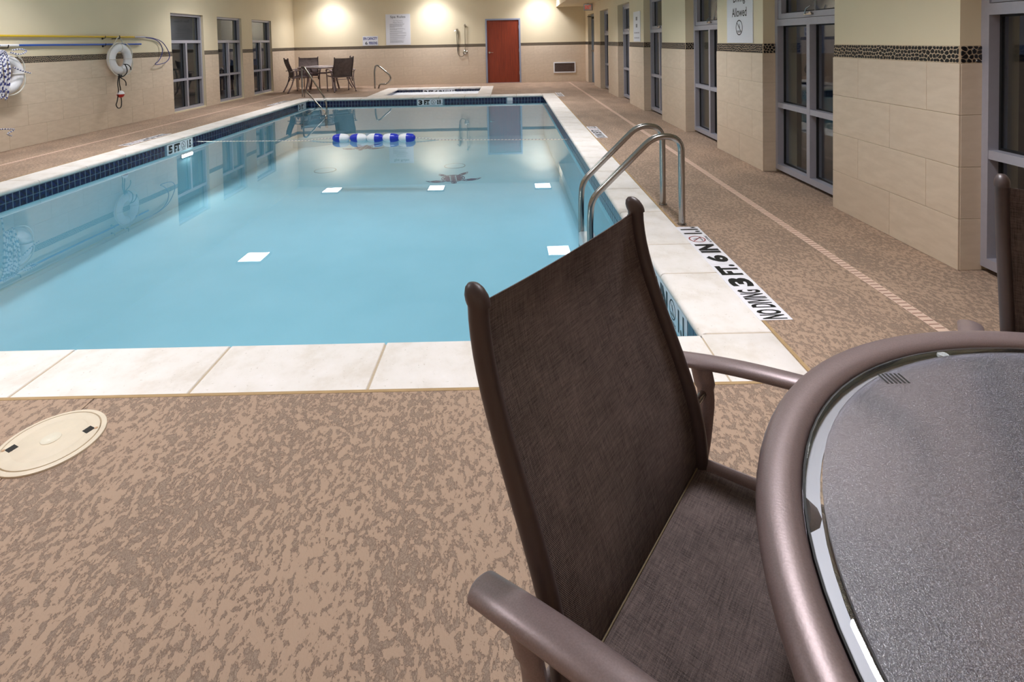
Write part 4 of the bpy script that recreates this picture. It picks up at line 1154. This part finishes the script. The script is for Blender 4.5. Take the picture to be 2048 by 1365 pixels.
for k in range(11):
    z = .045+k*.0255
    MB().add([(-.325, -.014, z), (.325, -.014, z), (.325, -.002, z+.020), (-.325, -.002, z+.020), (-.325, -.012, z), (.325, -.012, z), (.325, .0, z+.020), (-.325, .0, z+.020)],
             [(0, 1, 2, 3), (7, 6, 5, 4), (0, 4, 5, 1), (3, 2, 6, 7), (0, 3, 7, 4), (1, 5, 6, 2)]).obj('slat', M['vent'], vt)
ex = tag(empty('exit_sign', (2.44, 15.95, 2.44)), 'small red EXIT sign hanging from the soffit above the grey door', 'sign')
MB().box(-.13, -.025, -.22, .13, .025, -.02, 0, .004).box(-.02, -.012, -.02, .02, .012, 0).obj('sign_housing', M['alu'], ex)
MB().box(-.115, -.028, -.205, .10, -.0255, -.035).obj('sign_face', M['sign'], ex)
text('lettering', 'EXIT', (-.095, -.0285, -.175), X, Z, .175, .11, M['exitglow'], ex, .03)

# ------------------------------------------------------------------ signs on the right wall piers
def side_board(name, y0, y1, z0, z1, label):
    e = tag(empty(name, (XR, (y0+y1)/2, z0)), label, 'sign')
    MB().box(-.010, -(y1-y0)/2, 0, 0, (y1-y0)/2, z1-z0).obj('panel', M['sign'], e); return e
Yd = (0, -1, 0)
s3 = side_board('no_diving_sign', 5.585, 6.235, 1.30, 2.16, 'white No Diving Allowed sign on the second pier from the right')
for s, z, w_, h_ in (('No', .565, .14, .10), ('Diving', .425, .30, .115), ('Allowed', .29, .37, .10)):
    text('lettering', s, (-.0102, w_/2, z), Yd, Z, w_, h_, M['black'], s3, .012)
no_dive('no_diving_symbol', (-.0102, 0, .17), Yd, Z, .085, s3, 'black')
s4 = side_board('pictogram_sign', 10.30, 10.84, 1.305, 1.90, 'narrow white sign with faint pictograms on the fourth pier from the right')
mb = MB()
for z in (.42, .28): mb.box(-.0106, -.06, z, -.0100, .06, z+.07)
for k in range(4): mb.box(-.0106, -.18+.1*k, .16, -.0100, -.13+.1*k, .19); mb.box(-.0106, -.18+.1*k, .06, -.0100, -.13+.1*k, .09)
mb.obj('pictogram', M['grey'], s4)

# ------------------------------------------------------------------ ceiling lights (square fixtures)
cols = (-5.64, -2.33, 1.05); rows = (16.85, 11.6, 6.95, 2.3, -3.6)
lm = MB(); lm.box(-.27, -.27, -.05, .27, .27, 0, 0)
meL = lm.mesh('housing', M['alu'])
meD = MB().box(-.235, -.235, -.056, .235, .235, -.0505).mesh('diffuser', M['lampglow'])
dl = bpy.data.lights.new('downlight', 'AREA'); dl.shape = 'SQUARE'; dl.size = .46; dl.energy = DOWN; dl.spread = math.radians(122); dl.color = (.95, .95, 1.0)
for j, y in enumerate(rows):
    for i, x in enumerate(cols):
        if (i, j) == (1, 1): continue
        where = ('left', 'middle', 'right')[i]
        row = ('nearest the far wall', 'over the far half of the pool', 'over the near half of the pool', 'above the near deck', 'behind the viewpoint')[j]
        e = tag(empty('ceiling_light', (x, y, ZC)), 'square ceiling light, %s one of the row %s' % (where, row), 'ceiling light', 'square ceiling lights')
        for nm, me in (('housing', meL), ('diffuser', meD)):
            o = bpy.data.objects.new(nm, me); COL.objects.link(o); o.parent = e
        o = bpy.data.objects.new('downlight', dl); COL.objects.link(o); o.parent = e; o.location = (0, 0, -.058)
